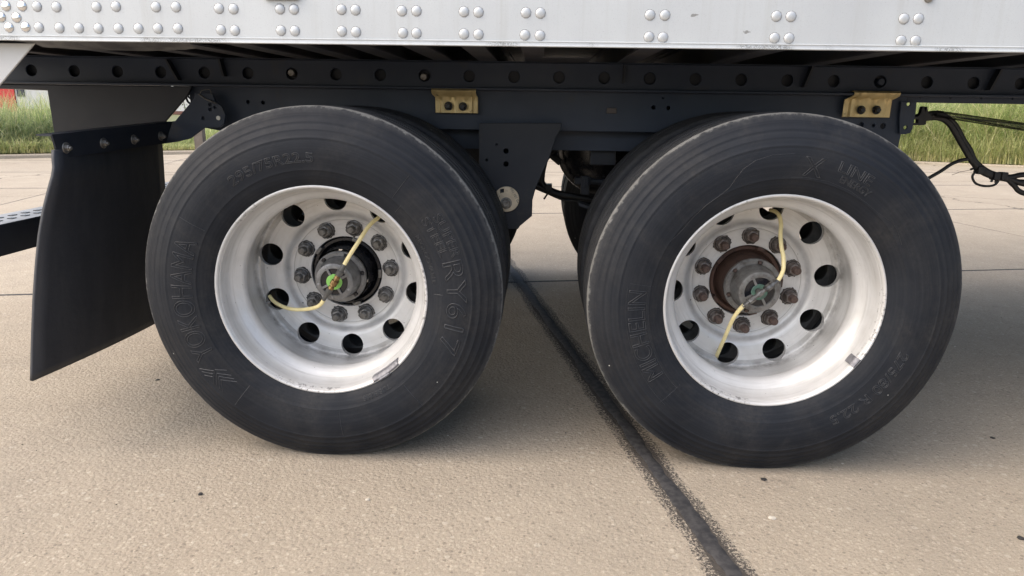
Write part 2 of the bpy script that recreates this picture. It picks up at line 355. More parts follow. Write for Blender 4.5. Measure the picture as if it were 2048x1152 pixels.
ANG = math.atan(.2050)       # slab grid heading
UDIR = (math.cos(ANG), math.sin(ANG)); VDIR = (-math.sin(ANG), math.cos(ANG))
def uv2xy(u, v): return (u*UDIR[0]+v*VDIR[0], u*UDIR[1]+v*VDIR[1])
def xy2uv(x, y): return (x*UDIR[0]+y*UDIR[1], x*VDIR[0]+y*VDIR[1])
U0 = xy2uv(.330, 0.02)[0]
def concrete(name, mult=1.0, joint=True):
    m, t, b = base(name)
    v = N(t, 'ShaderNodeNewGeometry').outputs['Position']
    oi = N(t, 'ShaderNodeObjectInfo').outputs['Random']
    col = mixc(t, ramp(t, noise(t, v, .9, 6, .6), [(.3, 0.), (.7, 1.)]), (.345,.290,.222), (.395,.340,.265))
    col = mixc(t, ramp(t, noise(t, v, 6, 6, .7), [(.35, 0.), (.75, .5)]), col, (.29,.25,.195))
    # aggregate stones
    vo = N(t, 'ShaderNodeTexVoronoi', i_Scale=95.0); t.links.new(v, vo.inputs['Vector'])
    hs = N(t, 'ShaderNodeSeparateColor'); t.links.new(vo.outputs['Color'], hs.inputs[0])
    stone = mth(t, 'LESS_THAN', vo.outputs['Distance'], mth(t, 'MULTIPLY', hs.outputs[1], .52))
    light = mth(t, 'MULTIPLY', stone, mth(t, 'GREATER_THAN', hs.outputs[0], .52))
    col = mixc(t, mth(t, 'MULTIPLY', light, .32), col, (.60,.52,.41))
    dark = mth(t, 'MULTIPLY', stone, mth(t, 'LESS_THAN', hs.outputs[0], .22))
    col = mixc(t, mth(t, 'MULTIPLY', dark, .55), col, (.17,.14,.11))
    n2 = noise(t, v, 250, 4, .75)
    col = mixc(t, ramp(t, n2, [(.34, .65), (.45, 0.)]), col, (.15,.125,.10))
    col = mixc(t, ramp(t, n2, [(.56, 0.), (.68, .6)]), col, (.57,.51,.425))
    vb = N(t, 'ShaderNodeTexVoronoi', i_Scale=38.0); t.links.new(v, vb.inputs['Vector'])
    hb = N(t, 'ShaderNodeSeparateColor'); t.links.new(vb.outputs['Color'], hb.inputs[0])
    big = mth(t, 'MULTIPLY', mth(t, 'LESS_THAN', vb.outputs['Distance'], mth(t, 'MULTIPLY', hb.outputs[1], .33)), mth(t, 'GREATER_THAN', hb.outputs[0], .7))
    col = mixc(t, mth(t, 'MULTIPLY', big, .3), col, (.60,.54,.45))
    # soft grey rubber smudges
    sm = mth(t, 'MULTIPLY', ramp(t, noise(t, scaled(t, v, (.9,2.2,1)), 2.3, 4, .6), [(.58, 0.), (.72, 1.)]), ramp(t, noise(t, v, 60, 5, .7), [(.45, 0.), (.65, 1.)]))
    col = mixc(t, mth(t, 'MULTIPLY', sm, .55), col, (.16,.14,.12))
    # old oil drips and darker patches
    vd_ = N(t, 'ShaderNodeTexVoronoi', i_Scale=2.6); t.links.new(v, vd_.inputs['Vector'])
    hd = N(t, 'ShaderNodeSeparateColor'); t.links.new(vd_.outputs['Color'], hd.inputs[0])
    dd_ = mth(t, 'ADD', vd_.outputs['Distance'], mth(t, 'MULTIPLY', mth(t, 'SUBTRACT', noise(t, v, 34, 6, .7), .5), .09))
    dr = mth(t, 'MULTIPLY', ramp(t, dd_, [(.02, 1.), (.055, 0.)]), mth(t, 'GREATER_THAN', hd.outputs[0], .45))
    col = mixc(t, mth(t, 'MULTIPLY', dr, .55), col, (.15,.125,.10))
    pt = mth(t, 'MULTIPLY', ramp(t, noise(t, v, 1.7, 5, .62, .8), [(.5, 0.), (.62, 1.)]), ramp(t, noise(t, v, 40, 5, .7), [(.3, .3), (.7, 1.)]))
    col = mixc(t, mth(t, 'MULTIPLY', pt, .20), col, (.22,.19,.155))
    if joint:
        d = N(t, 'ShaderNodeVectorMath', operation='DOT_PRODUCT'); t.links.new(v, d.inputs[0]); d.inputs[1].default_value = (UDIR[0], UDIR[1], 0)
        du = mth(t, 'ABSOLUTE', mth(t, 'SUBTRACT', d.outputs['Value'], U0))
        wob = mth(t, 'MULTIPLY', mth(t, 'SUBTRACT', noise(t, v, 3.5, 4, .6), .5), .045)
        e = mth(t, 'ADD', mth(t, 'ADD', du, wob), mth(t, 'MULTIPLY', mth(t, 'SUBTRACT', noise(t, v, 22, 5, .7), .5), .022))
        cover = ramp(t, e, [(.0, .98), (.027, .86), (.031, .60), (.050, .53), (.059, .44), (.0615, 0.)])
        gn = ramp(t, noise(t, v, 125, 7, .82), [(.32, 0.), (.68, 1.)])
        tar = ramp(t, mth(t, 'SUBTRACT', cover, gn), [(.0, 0.), (.03, 1.)])
        col = mixc(t, mth(t, 'MULTIPLY', tar, .9), col, (.035,.032,.031))
    if name.startswith('slab'):
        # hairline crack on the far left slab
        vd = N(t, 'ShaderNodeTexVoronoi', feature='DISTANCE_TO_EDGE', i_Scale=.42); 
        wv = N(t, 'ShaderNodeVectorMath', operation='ADD'); t.links.new(v, wv.inputs[0])
        nv = N(t, 'ShaderNodeTexNoise', i_Scale=3.0, i_Detail=5.0); t.links.new(v, nv.inputs['Vector'])
        nvs = N(t, 'ShaderNodeVectorMath', operation='SCALE'); t.links.new(nv.outputs['Color'], nvs.inputs[0]); nvs.inputs['Scale'].default_value = .35
        t.links.new(nvs.outputs[0], wv.inputs[1]); t.links.new(wv.outputs[0], vd.inputs['Vector'])
        sx = N(t, 'ShaderNodeSeparateXYZ'); t.links.new(v, sx.inputs[0])
        ck = mth(t, 'MULTIPLY', mth(t, 'LESS_THAN', vd.outputs['Distance'], .0045), mth(t, 'GREATER_THAN', sx.outputs[1], 5.5))
        col = mixc(t, mth(t, 'MULTIPLY', ck, .7), col, (.10,.085,.07))
    br = mth(t, 'MULTIPLY_ADD', oi, .10, .95*mult)
    mm = N(t, 'ShaderNodeVectorMath', operation='SCALE'); t.links.new(col, mm.inputs[0]); t.links.new(br, mm.inputs['Scale'])
    t.links.new(mm.outputs[0], b.inputs['Base Color'])
    b.inputs['Roughness'].default_value = .85; b.inputs['Specular IOR Level'].default_value = .25
    h = mth(t, 'ADD', mth(t, 'MULTIPLY', n2, 1.0), mth(t, 'MULTIPLY', mth(t, 'SUBTRACT', .5, vo.outputs['Distance']), .8))
    bump(t, b, h, .7, .004)
    return m
CONC = concrete('slab_concrete'); CONC_K = concrete('kerb_concrete', 1.12, False)
SUBG = simple('joint_bottom_grit', (.06,.05,.04), .9, 0, (.03,.026,.022), 40)
SOIL = simple('dry_verge_soil', (.17,.14,.075), .95, 0, (.10,.13,.045), 1.2, .4,.6, .6, 20)

def grassmat():
    m, t, b = base('grass_blade')
    a = N(t, 'ShaderNodeAttribute', attribute_name='tint')
    t.links.new(a.outputs['Color'], b.inputs['Base Color']); b.inputs['Roughness'].default_value = .55
    tr = N(t, 'ShaderNodeBsdfTranslucent'); t.links.new(a.outputs['Color'], tr.inputs[0])
    mx = N(t, 'ShaderNodeMixShader', i_0=.35); t.links.new(b.outputs[0], mx.inputs[1]); t.links.new(tr.outputs[0], mx.inputs[2])
    t.links.new(mx.outputs[0], t.nodes['Material Output'].inputs[0]); return m
GRASS = grassmat()

# ------------------------------------------------------------------ setting: ground
bm = bmesh.new(); bmesh.ops.create_grid(bm, x_segments=1, y_segments=1, size=600)
pave = bmo('ground', bm, SUBG, loc=(0,0,-.03)); tag(pave, kind='structure')
lot = empty('pavement', None, (0,0,0)); tag(lot, kind='structure')
vl = [2.19 + 0, 4.97, 7.40, 9.55, 11.9, 14.8, 17.7]
vl = [2.19 - 2.86*k for k in range(5, 0, -1)] + vl
ul = [U0 + 4.62*k for k in range(-6, 7)]
sl_rng = random.Random(3)
for i in range(len(ul)-1):
    for j in range(len(vl)-1):
        g0 = .011 if abs(ul[i]-U0) < .01 else .005
        g1 = .011 if abs(ul[i+1]-U0) < .01 else .005
        a, b_, c, d = ul[i]+g0, ul[i+1]-g1, vl[j]+.006, vl[j+1]-.006
        bm = bmesh.new(); z = sl_rng.uniform(-.0015, .0)
        if abs(ul[i]-U0) < .01 or abs(ul[i+1]-U0) < .01: z = -.0005
        def ring(ins, zz): return [bm.verts.new((*uv2xy(u, v), zz)) for u, v in ((a+ins,c+ins),(b_-ins,c+ins),(b_-ins,d-ins),(a+ins,d-ins))]
        r0, r1, r2 = ring(0, -.12), ring(0, z-.004), ring(.004, z)
        for A, B in ((r0, r1), (r1, r2)):
            for k in range(4): bm.faces.new((A[k], A[(k+1)%4], B[(k+1)%4], B[k]))
        bm.faces.new(r2); bm.faces.new(r0[::-1])
        bmo('slab', bm, CONC, lot)
# joint sealant strips
def strip(name, p0, p1, wd, jag, z, mat_, n=400, seed=1):
    rg = random.Random(seed); bm = bmesh.new(); dx, dy = p1[0]-p0[0], p1[1]-p0[1]; L = math.hypot(dx, dy); nx, ny = -dy/L, dx/L
    wl = wr = 0; prev = None
    for k in range(n+1):
        t = k/n; wl = .8*wl + rg.gauss(0, jag)*.6; wr = .8*wr + rg.gauss(0, jag)*.6
        a, c = wd+wl, wd+wr; mx = p0[0]+dx*t; my = p0[1]+dy*t
        row = [bm.verts.new((mx+nx*a, my+ny*a, z-.002)), bm.verts.new((mx+nx*a*.6, my+ny*a*.6, z+.0012+rg.uniform(-.0006,.0006))),
               bm.verts.new((mx-nx*c*.6, my-ny*c*.6, z+.0012+rg.uniform(-.0006,.0006))), bm.verts.new((mx-nx*c, my-ny*c, z-.002))]
        if prev:
            for q in range(3): bm.faces.new((prev[q], prev[q+1], row[q+1], row[q]))
        prev = row
    bmesh.ops.recalc_face_normals(bm, faces=bm.faces)
    return bmo(name, bm, mat_, lot, smooth=60)
strip('joint_sealant', uv2xy(U0, -6), uv2xy(U0, 14), .0215, .0032, .0015, TAR, 1400, 2)
for k, u in enumerate(ul):
    if abs(u-U0) > .01: strip('joint_sealant', uv2xy(u, -10), uv2xy(u, 17), .006, .0012, -.002, TAR, 200, 10+k)
for k, v in enumerate(vl[3:]):
    strip('joint_sealant', uv2xy(-24, v), uv2xy(24, v), .0105, .0022, .0008, TAR, 500, 40+k)
# verge + kerb
edge = [(-30,-6.2), (-9.65,10.45), (-8.98,10.95), (-7.6,12.2), (-7.0,12.6), (.16,13.9), (8.1,13.8), (9.9,13.0), (30,4)]
def kh(x): return .07 if x < -6 else (.07 - .045*min(1, (x+6)/8))
ed = []
for (x0,y0),(x1,y1) in zip(edge[:-1], edge[1:]):
    n = max(1, int(math.hypot(x1-x0, y1-y0)/.6))
    ed += [(x0+(x1-x0)*k/n, y0+(y1-y0)*k/n) for k in range(n)]
ed.append(edge[-1])
def outw(p, d): L = math.hypot(*p); return (p[0]*(1+d/L), p[1]*(1+d/L))
bm = bmesh.new(); prev = None
for p in ed:
    h = kh(p[0])-.012
    q = [outw(p, s) for s in (.12, 1.2, 5, 40, 500)]
    row = [bm.verts.new((a[0], a[1], hh)) for a, hh in zip(q, (h, h+.02, h, h, h))]
    if prev:
        for k in range(4): bm.faces.new((prev[k], row[k], row[k+1], prev[k+1]))
    prev = row
bmesh.ops.recalc_face_normals(bm, faces=bm.faces)
for f in bm.faces:
    if f.normal.z < 0: f.normal_flip()
tag(bmo('verge', bm, SOIL), kind='structure')
bm = bmesh.new(); prev = None
for p in ed:
    h = kh(p[0]); row = [bm.verts.new((*outw(p, s), z)) for s, z in ((0,-.05),(.012,h-.02),(.03,h),(.15,h),(.155,-.05))]
    if prev:
        for k in range(4): bm.faces.new((prev[k], row[k], row[k+1], prev[k+1]))
    prev = row
bmesh.ops.recalc_face_normals(bm, faces=bm.faces)
tag(bmo('kerb', bm, CONC_K, smooth=30), kind='structure')

# ------------------------------------------------------------------ grass
def seglen(): 
    out = []
    for a, b_ in zip(ed[:-1], ed[1:]): out.append(math.hypot(b_[0]-a[0], b_[1]-a[1]))
    return np.array(out)
def grass_h(P):
    x = P[:,0]/(P[:,1]+1.86)
    h = np.interp(x, [-3,-.72,-.66,-.61,-.47,-.40,-.1,.1,.50,.548,.562,.577,.61,3], [.95,.92,.88,.44,.42,.8,1.3,1.4,1.6,1.5,1.0,1.5,1.9,1.7])
    return h
def make_grass(name, n, hs, wd, seed, dmin, dmax, cols, xlim=(-16, 16), lean=.5, nseg=5):
    rg = np.random.default_rng(seed)
    E = np.array(ed); L = seglen(); mid = (E[:-1,0]+E[1:,0])/2
    wgt = L*((mid > xlim[0]) & (mid < xlim[1])); 
    vis = ((mid > -11.5) & (mid < -6)) | ((mid > 6.2) & (mid < 13)) | ((mid>-1)&(mid<1))
    wgt = wgt*np.where(vis, 1.0, .22); wgt /= wgt.sum()
    si = rg.choice(len(L), n, p=wgt); tt = rg.random(n)
    P = E[si]*(1-tt[:,None]) + E[si+1]*tt[:,None]
    dd = dmin + (dmax-dmin)*rg.random(n)**1.3
    PL = np.linalg.norm(P, axis=1); P = P*(1+dd/PL)[:,None] if False else P*(1+dd/PL)[:,None]
    z0 = np.where(P[:,0] < -5, .085, .03)
    front = np.clip((dd-dmin)/.9, .28, 1.0)
    H = grass_h(P)*hs*front*(.7+.75*rg.random(n)); W = wd*(.6+.8*rg.random(n))
    az = rg.random(n)*2*np.pi; ln = lean*(.2+1.2*rg.random(n)**1.5)
    fa = az + np.pi/2 + rg.normal(0,.5,n)
    ts = np.linspace(0, 1, nseg+1)
    V = np.zeros((n, nseg+1, 2, 3))
    for i, t in enumerate(ts):
        hx = H*ln*t**2.0; hz = H*(t - .50*ln*t**2.8)
        cx = P[:,0]+np.cos(az)*hx; cy = P[:,1]+np.sin(az)*hx; cz = z0+hz
        wv = W*(1-t**1.6)*.5+.0006
        for s, sg in ((0,-1),(1,1)):
            V[:,i,s,0] = cx+np.cos(fa)*wv*sg; V[:,i,s,1] = cy+np.sin(fa)*wv*sg; V[:,i,s,2] = cz
    base_i = (np.arange(n)*(nseg+1)*2)[:,None]
    F = np.concatenate([base_i + np.array([2*i,2*i+1,2*i+3,2*i+2])[None,:] for i in range(nseg)], axis=1).reshape(-1,4)
    me = bpy.data.meshes.new(name)
    me.vertices.add(n*(nseg+1)*2); me.vertices.foreach_set('co', V.reshape(-1))
    nf = len(F); me.loops.add(nf*4); me.loops.foreach_set('vertex_index', F.reshape(-1).astype(np.int32))
    me.polygons.add(nf); me.polygons.foreach_set('loop_start', (np.arange(nf)*4).astype(np.int32))
    me.update(calc_edges=True)
    C = np.array(cols)[rg.integers(0, len(cols), n)]*(0.9+.75*rg.random((n,1)))
    if True:   # bluish weed patch at left, dry yellow fringe at the front
        left = (P[:,0] < -8.6) & (P[:,0] > -10.6) & (dd < 1.3) & (dd > .45)
        C[left] = C[left]*.45 + np.array([.10,.16,.11])*.55
        fr = dd < dmin+.45
        C[fr] = C[fr]*.65 + np.array([.52,.50,.24])*.35
    tip = np.linspace(0,1,nseg+1)[None,:,None,None]
    CC = C[:,None,None,:]*(1-.0*tip) + np.zeros((n,nseg+1,2,3)) + tip*np.array([.035,.03,.0])
    ca = me.color_attributes.new('tint', 'FLOAT_COLOR', 'POINT')
    ca.data.foreach_set('color', np.concatenate([CC, np.ones((n,nseg+1,2,1))], axis=3).reshape(-1).astype(np.float32))
    return link(name, me, GRASS)
g = make_grass('tall_grass', 64000, 1.05, .0125, 5, .25, 3.4, [(.24,.31,.12),(.32,.38,.16),(.19,.26,.10),(.42,.43,.22),(.52,.48,.30),(.28,.35,.15)], lean=.95)
tag(g, 'tall arching green and straw coloured grass growing beyond the concrete lot', 'grass', kind='stuff')
g = make_grass('dry_grass', 15000, .42, .009, 8, .16, 1.3, [(.45,.40,.18),(.36,.36,.14),(.50,.44,.24),(.24,.28,.09)], lean=.5, nseg=3)
tag(g, 'low dry yellow grass fringe along the kerb', 'grass', kind='stuff')

# ------------------------------------------------------------------ far things
def far(px, py, Y=60): return atY(px, py, Y)
bld = empty('long_building', None, (far(200,200).x, 60, .08)); L0 = bld.location
tag(bld, 'long white building with a red end and dark window far behind the grass', 'building')
def fbox(name, x0, x1, y0, y1, z0, z1, m, par=bld):
    bm = bmesh.new(); box(bm, x0-L0.x, x1-L0.x, y0-60, y1-60, z0-.08, z1-.08); return bmo(name, bm, m, par)
xr = far(31, 190).x; xw0 = far(33,190).x; xw1 = far(50,190).x; zb = far(350,222).z
fbox('wall', xr, -24, 60, 70, zb, 5.2, WHITEB); fbox('red_wall', xr-9, xr-.02, 59.9, 70, .08, 5.4, REDB)
fbox('base_course', xr, -24, 59.96, 70, .08, zb-.002, BRICKR)
wz = far(40,193).z
fbox('window', xw0+.1, xw1, 59.93, 60.05, wz, wz+1.3, DARKW)
for k in range(4):
    x = xw1 + 3 + 4.2*k; fbox('window', x, x+1.5, 59.93, 60.05, 2.4, 3.7, DARKW)
bm = bmesh.new(); box(bm, xr-9.2-L0.x, -23.8-L0.x, -.3, 10.3, 5.4-.08, 5.6-.08); bmo('roof', bm, ALUM_D, bld)
# post in the grass
pp = atY(402, 300, 11.9)
bm = bmesh.new(); vs = box(bm, -.085, .085, -.07, .07, 0, 1.0)
for v in bm.verts:
    if v.co.z > .5 and v.co.x < 0: v.co.z -= .04
bmesh.ops.subdivide_edges(bm, edges=bm.edges, cuts=2)
po = bmo('wooden_post', bm, WOODP, loc=(pp.x, 11.9, 0.0))
tag(po, 'weathered grey brown post standing at the grass edge behind the left tyre', 'post')
# sapling seen through the gap
sp_b = atY(372, 240, 15.2); sap = empty('sapling', None, (sp_b.x, 15.2, .08))
tag(sap, 'slim leafy sapling rising above the grass near the mudflap bracket', 'plant')
bm = bmesh.new(); tube(bm, smooth_path([(0,0,0),(.02,.0,.6),(-.03,0,1.1),(-.05,0,1.6),(.02,0,2.0)]), [.014-.0003*i for i in range(33)], 6); bmo('stem', bm, WOODP, sap)
bm = bmesh.new(); rg = random.Random(4)
for k in range(150):
    z = rg.uniform(.75, 2.1); c = Vector((rg.gauss(-.02,.09), rg.gauss(0,.09), z)); s = rg.uniform(.03,.055)
    q = Matrix.Rotation(rg.uniform(0,6.3), 3, 'Z') @ Matrix.Rotation(rg.uniform(-1.2,.6), 3, 'X')
    bm.faces.new([bm.verts.new(c + q@Vector(p)*s) for p in ((0,0,0),(.35,.5,.05),(0,1.2,0),(-.35,.5,.05))])
bmo('foliage', bm, LEAFM, sap)

# ------------------------------------------------------------------ trailer
TR = empty('semi_trailer', None, (0,0,0))
tag(TR, 'white semi trailer with riveted side rail, black slider frame and two dual axles', 'trailer')
XL, XR = -2.05, 9.0
# side rail profile (Y,Z) extruded along X
RB = 1.1555
bm = bmesh.new()
prof = [(.006,RB+.001),(.0,RB),(-.004,RB+.0006),(-.0052,RB+.002),(-.0045,RB+.0045),(-.0028,RB+.0055),(-.0022,RB+.0105),(-.0036,RB+.0120),(-.0036,RB+.0134),(0,RB+.0150),(0,RB+.29),(-.006,RB+.293),(-.006,RB+.31),(.012,RB+.31),(.012,RB+.002)]
nX = 40; rows = []
for k in range(nX+1):
    x = XL-.25+(XR-XL+.25)*k/nX; rows.append([bm.verts.new((x, p[0]-.004, p[1])) for p in prof])
for A, B in zip(rows[:-1], rows[1:]):
    for i in range(len(prof)): j = (i+1)%len(prof); bm.faces.new((A[i], B[i], B[j], A[j]))
bm.faces.new(rows[0]); bm.faces.new(rows[-1][::-1]); bmesh.ops.recalc_face_normals(bm, faces=bm.faces)
rail = bmo('side_rail', bm, RAIL, TR, smooth=40)
# rivets
rvp = [(12,12),(44,12),(74,13),(113,14),(193,14),(232,13),(312,14),(352,14),(438,17),(467,18),(2,34),(33,35),
 (18,55),(51,54),(78,55),(119,56),(158,56),(197,57),(237,57),(277,57),(316,57),(356,57),(442,60),(470,61),
 (560,18),(588,18.5),(562,61),(590,62),(683,19),(711,20),(684,62.5),(712,64),(804,22),(833,22),(806,66),(833,66.5),
 (928,23.5),(957,24.5),(928,68),(957,69),(1052,25.5),(1081,26.5),(1050,70),(1080,71),(1300,30),(1330,30.5),(1298,74),(1326,75),
 (1553,32.5),(1582,33),(1549,76),(1578,76.5),(1808,37.5),(1837,37.5),(1802,81.5),(1831,82)]
rv = [(atY(x,y,-.004).x, atY(x,y,-.004).z) for x,y in rvp]
for k in range(1, 12):
    for dx in (0,.036):
        for z in (1.235, 1.182): rv.append((.864+.311*k+dx, z))
for k in range(1, 4):
    for z in (1.242, 1.19): rv.append((-1.42-.04*k, z))
bm = lathe([(.0,.0122),(-.0009,.0120),(-.0020,.0112),(-.0032,.0086),(-.0039,.005),(-.0041,.0)], 18)

c = bm.verts.new((0,-.0003,0)); ring = [bm.verts.new((r_*math.cos(k*math.pi/14), -.0002, r_*math.sin(k*math.pi/14))) for k, r_ in ((k, .0133+.0007*math.sin(k*2.3)) for k in range(28))]
for k in range(28): bm.faces.new((c, ring[k], ring[(k+1)%28])).material_index = 1
rme = bpy.data.meshes.new('rivet'); bm.to_mesh(rme); bm.free()
RSTAIN = simple('rivet_edge_grime', (.20,.20,.20), .7, 0, (.30,.30,.30), 60)
CHROME = simple('polished_rivet', (.75,.75,.74), .18, .95, (.68,.68,.68), 60)
rme.materials.append(RIVETM); rme.materials.append(RSTAIN)
rme2 = rme.copy(); rme2.materials[0] = CHROME
for p in rme2.polygons: p.use_smooth = True
rme2.set_sharp_from_angle(angle=R(60))
for i, (x, z) in enumerate(rv):
    bl = z < 1.30
    o = link('rivet', rme2 if x < -1.325 else rme, None, rail, (x, -.004, z), smooth=60 if i == 3 else None)
p = atY(564, 0, -.004)
bm = bmesh.new(); box(bm, p.x-.043, p.x+.043, -.016, -.0045, p.z, p.z+.03, 0, .003); bmo('marker_lamp', bm, SMOKE, TR)
bm = bmesh.new(); p = atY(1857,-4,-.004); lathe([(-.004,.011),(-.010,.010),(-.012,.006),(-.012,0)], 14, bm=bm); 
bmo('rail_bolt', bm, STEEL, TR, loc=(p.x, 0, p.z))
# box body above the rail: outer walls, far rail
bm = bmesh.new(); box(bm, XL-.2, XR, .0, 2.58, RB+.312, 4.05); bmo('box_body', bm, WHITEB, TR)
bm = bmesh.new(); box(bm, XL-.2, XR, 2.575, 2.59, RB, RB+.31); bmo('far_side_rail', bm, RAIL, TR)
bm = bmesh.new(); box(bm, XL-.2, XR, .03, 2.56, 1.262, 1.30); bmo('floor', bm, FLOORW, TR)
# pale corner plate at the far left
pts = [atY(x,y,.03) for x,y in ((69,84.5),(0,168))]
sl = (pts[1]-pts[0]); ex = pts[0]+sl*2.2
plate('corner_plate', [(-2.2,1.153),(pts[0].x,1.153),(ex.x,ex.z),(-2.2,ex.z)], [], .006, WHITEB, TR, .03)
# torn rub strip under the rail at left
bm = bmesh.new()
a, b_ = atY(72,86,.03), atY(385,90,.03)
prev=None; rg=random.Random(2)
for k in range(25):
    t=k/24; x=a.x+(b_.x-a.x)*t; w_=.0 + .02*(1-abs(2*t-1)**3) + rg.uniform(-.002,.002)
    row=[bm.verts.new((x,.012,1.157)), bm.verts.new((x,.034,1.150-w_*.15)), bm.verts.new((x,.05+w_,1.146-w_*.3))]
    if prev:
        for q in range(2): bm.faces.new((prev[q],prev[q+1],row[q+1],row[q]))
    prev=row
bmesh.ops.recalc_face_normals(bm, faces=bm.faces)
bmo('rub_strip', bm, simple('scraped_strip', (.07,.07,.075), .5, .3, (.14,.14,.14), 20), TR)
# crossmembers: I beams
def ibeam(x, wfl=.062):
    bm = bmesh.new()
    box(bm, x-wfl/2, x+wfl/2, .02, 2.57, 1.1605, 1.166); box(bm, x-.0025, x+.0025, .02, 2.57, 1.166, 1.255); box(bm, x-wfl/2, x+wfl/2, .02, 2.57, 1.255, 1.2618)
    bmo('crossmember', bm, UNDER, TR)
xs = [-2.0,-1.7,-1.4,-1.16,-1.0,-.836,-.676,-.517,-.361,-.206,-.049,.262,.573,.884]
k = 1
while .884+.311*k < XR: xs.append(.884+.311*k); k += 1
for x in xs: ibeam(x)
# light panel under the floor in the middle
bm = bmesh.new(); a = atY(1083,127,.64); b_ = atY(1170,127,.64); box(bm, a.x, b_.x, .40, .64, 1.158, 1.1595); bmo('hose_tray', bm, UNDER, TR)
# body rails with holes (near and far)
YW = .66
Zt, Zb = 1.158, 1.069
hx = []; x = -1.985+.0
while x < 5.5: hx.append(x); x += .1553
off = -1.671 - min(hx, key=lambda q: abs(q+1.671))
hx = [h+off for h in hx]
def body_rail(Y, sgn, name='body_rail'):
    br = plate(name, [(-2.1,Zb+.004),(5.6,Zb+.004),(5.6,Zt),(-2.1,Zt)], [(h,1.1115,.0195) for h in hx], .008, FRAME, TR, Y)
    bm = bmesh.new(); y0, y1 = (Y-.035, Y+.02) if sgn < 0 else (Y-.012, Y+.045)
    box(bm, -2.1, 5.6, y0, y1, Zb-.004, Zb+.0035, 0, .0015); bmo('flange', bm, FRAME, br)
    bm = bmesh.new(); box(bm, -2.1, 5.6, Y-.03, Y+.05, Zt+.0003, Zt+.002); bmo('flange', bm, FRAME, br)
    return br
br = body_rail(YW, -1); body_rail(1.93, 1)
# added backing sheet behind the near rail so its holes read dark
bm = bmesh.new(); box(bm, -2.1, 5.6, YW+.022, YW+.026, Zb, Zt-.001); bmo('hole_backing', bm, FRAME2, TR)
for px, py in ((584,146),(848,154),(1760,164)):     # lit lock pins behind three of the holes
    p = atY(px, py, YW-.004); bm = bmesh.new(); lathe([(0,0),(0,.010),(.003,.012),(.05,.012)], 14, bm=bm)
    bmo('lock_pin', bm, STEEL if px != 1760 else FRAME, TR, loc=(p.x, YW-.016, p.z))
# gussets between rail and crossmembers
for (x0,y0),(x1,y1) in (((328,118),(352,160)),((434,116),(444,152)),((1248,130),(1246,166)),((1625,132),(1608,174)),((2003,138),(1980,180))):
    a = atY(x0,y0,YW-.03); c = atY(x1,y1,YW-.03); bm = bmesh.new()
    f = [bm.verts.new(v) for v in ((a.x,YW-.001,a.z),(a.x,YW-.03,a.z),(c.x,YW-.03,c.z),(c.x,YW-.001,c.z),(a.x+.007,YW-.001,a.z),(a.x+.007,YW-.03,a.z),(c.x+.007,YW-.03,c.z),(c.x+.007,YW-.001,c.z))]
    for q in ((0,1,2,3),(7,6,5,4),(1,5,6,2),(0,4,5,1),(3,2,6,7)): bm.faces.new([f[i] for i in q])
    bmo('gusset', bm, FRAME2, TR)
# angle under the body rail right of the slider
hl = [(atY(x,194+.01*(x-1840),YW+.03).x) for x in (1840,1901,1962,2025)]
step = hl[1]-hl[0]; hl += [hl[-1]+step*k for k in range(1,25)]
plate('lower_angle', [(1.2,1.0475),(5.6,1.0475),(5.6,1.066),(1.2,1.066)], [(h,1.062,.0032) for h in hl], .006, FRAME, TR, YW+.03, bev=.0004)
# slider frame side plates
def slider(Y):
    xa = atY(362,200,Y).x; s = plate('slider_frame', [(-1.27,1.067),(1.226,1.067),(1.224,.93),(1.216,.80),(.9,.80),(.86,.932),(-1.0,.930),(-1.10,.90),(-1.27,.93)],
        [(*(lambda q:(q.x,q.z))(atY(x,y,Y)), r) for x,y,r in ((496,204,.006),(526,205,.006),(1307,215,.0065),(1337,216,.0065),(1326,196,.003),(1722,250,.009),(1766,252,.009),(1747,251,.005))], .009, FRAME, TR, Y)
    return s
sf = slider(.67); bm = bmesh.new(); box(bm, -1.25, 1.225, .68, .75, .930, .937); bmo('flange', bm, FRAME, sf); bm = bmesh.new(); box(bm, -1.2, 1.215, .76, .765, .86, 1.06); bmo('hole_backing', bm, FRAME, TR)  # added backing sheet closes off the slider holes so they stay dark
bm = bmesh.new(); box(bm, -1.25, 1.225, 1.90, 1.91, .93, 1.0635); bmo('far_slider_frame', bm, FRAME, TR)
for x in (-1.0, -.25, .15, 1.0):
    bm = bmesh.new(); box(bm, x, x+.10, .685, 1.895, .94, 1.04); bmo('slider_crossmember', bm, FRAME, TR)
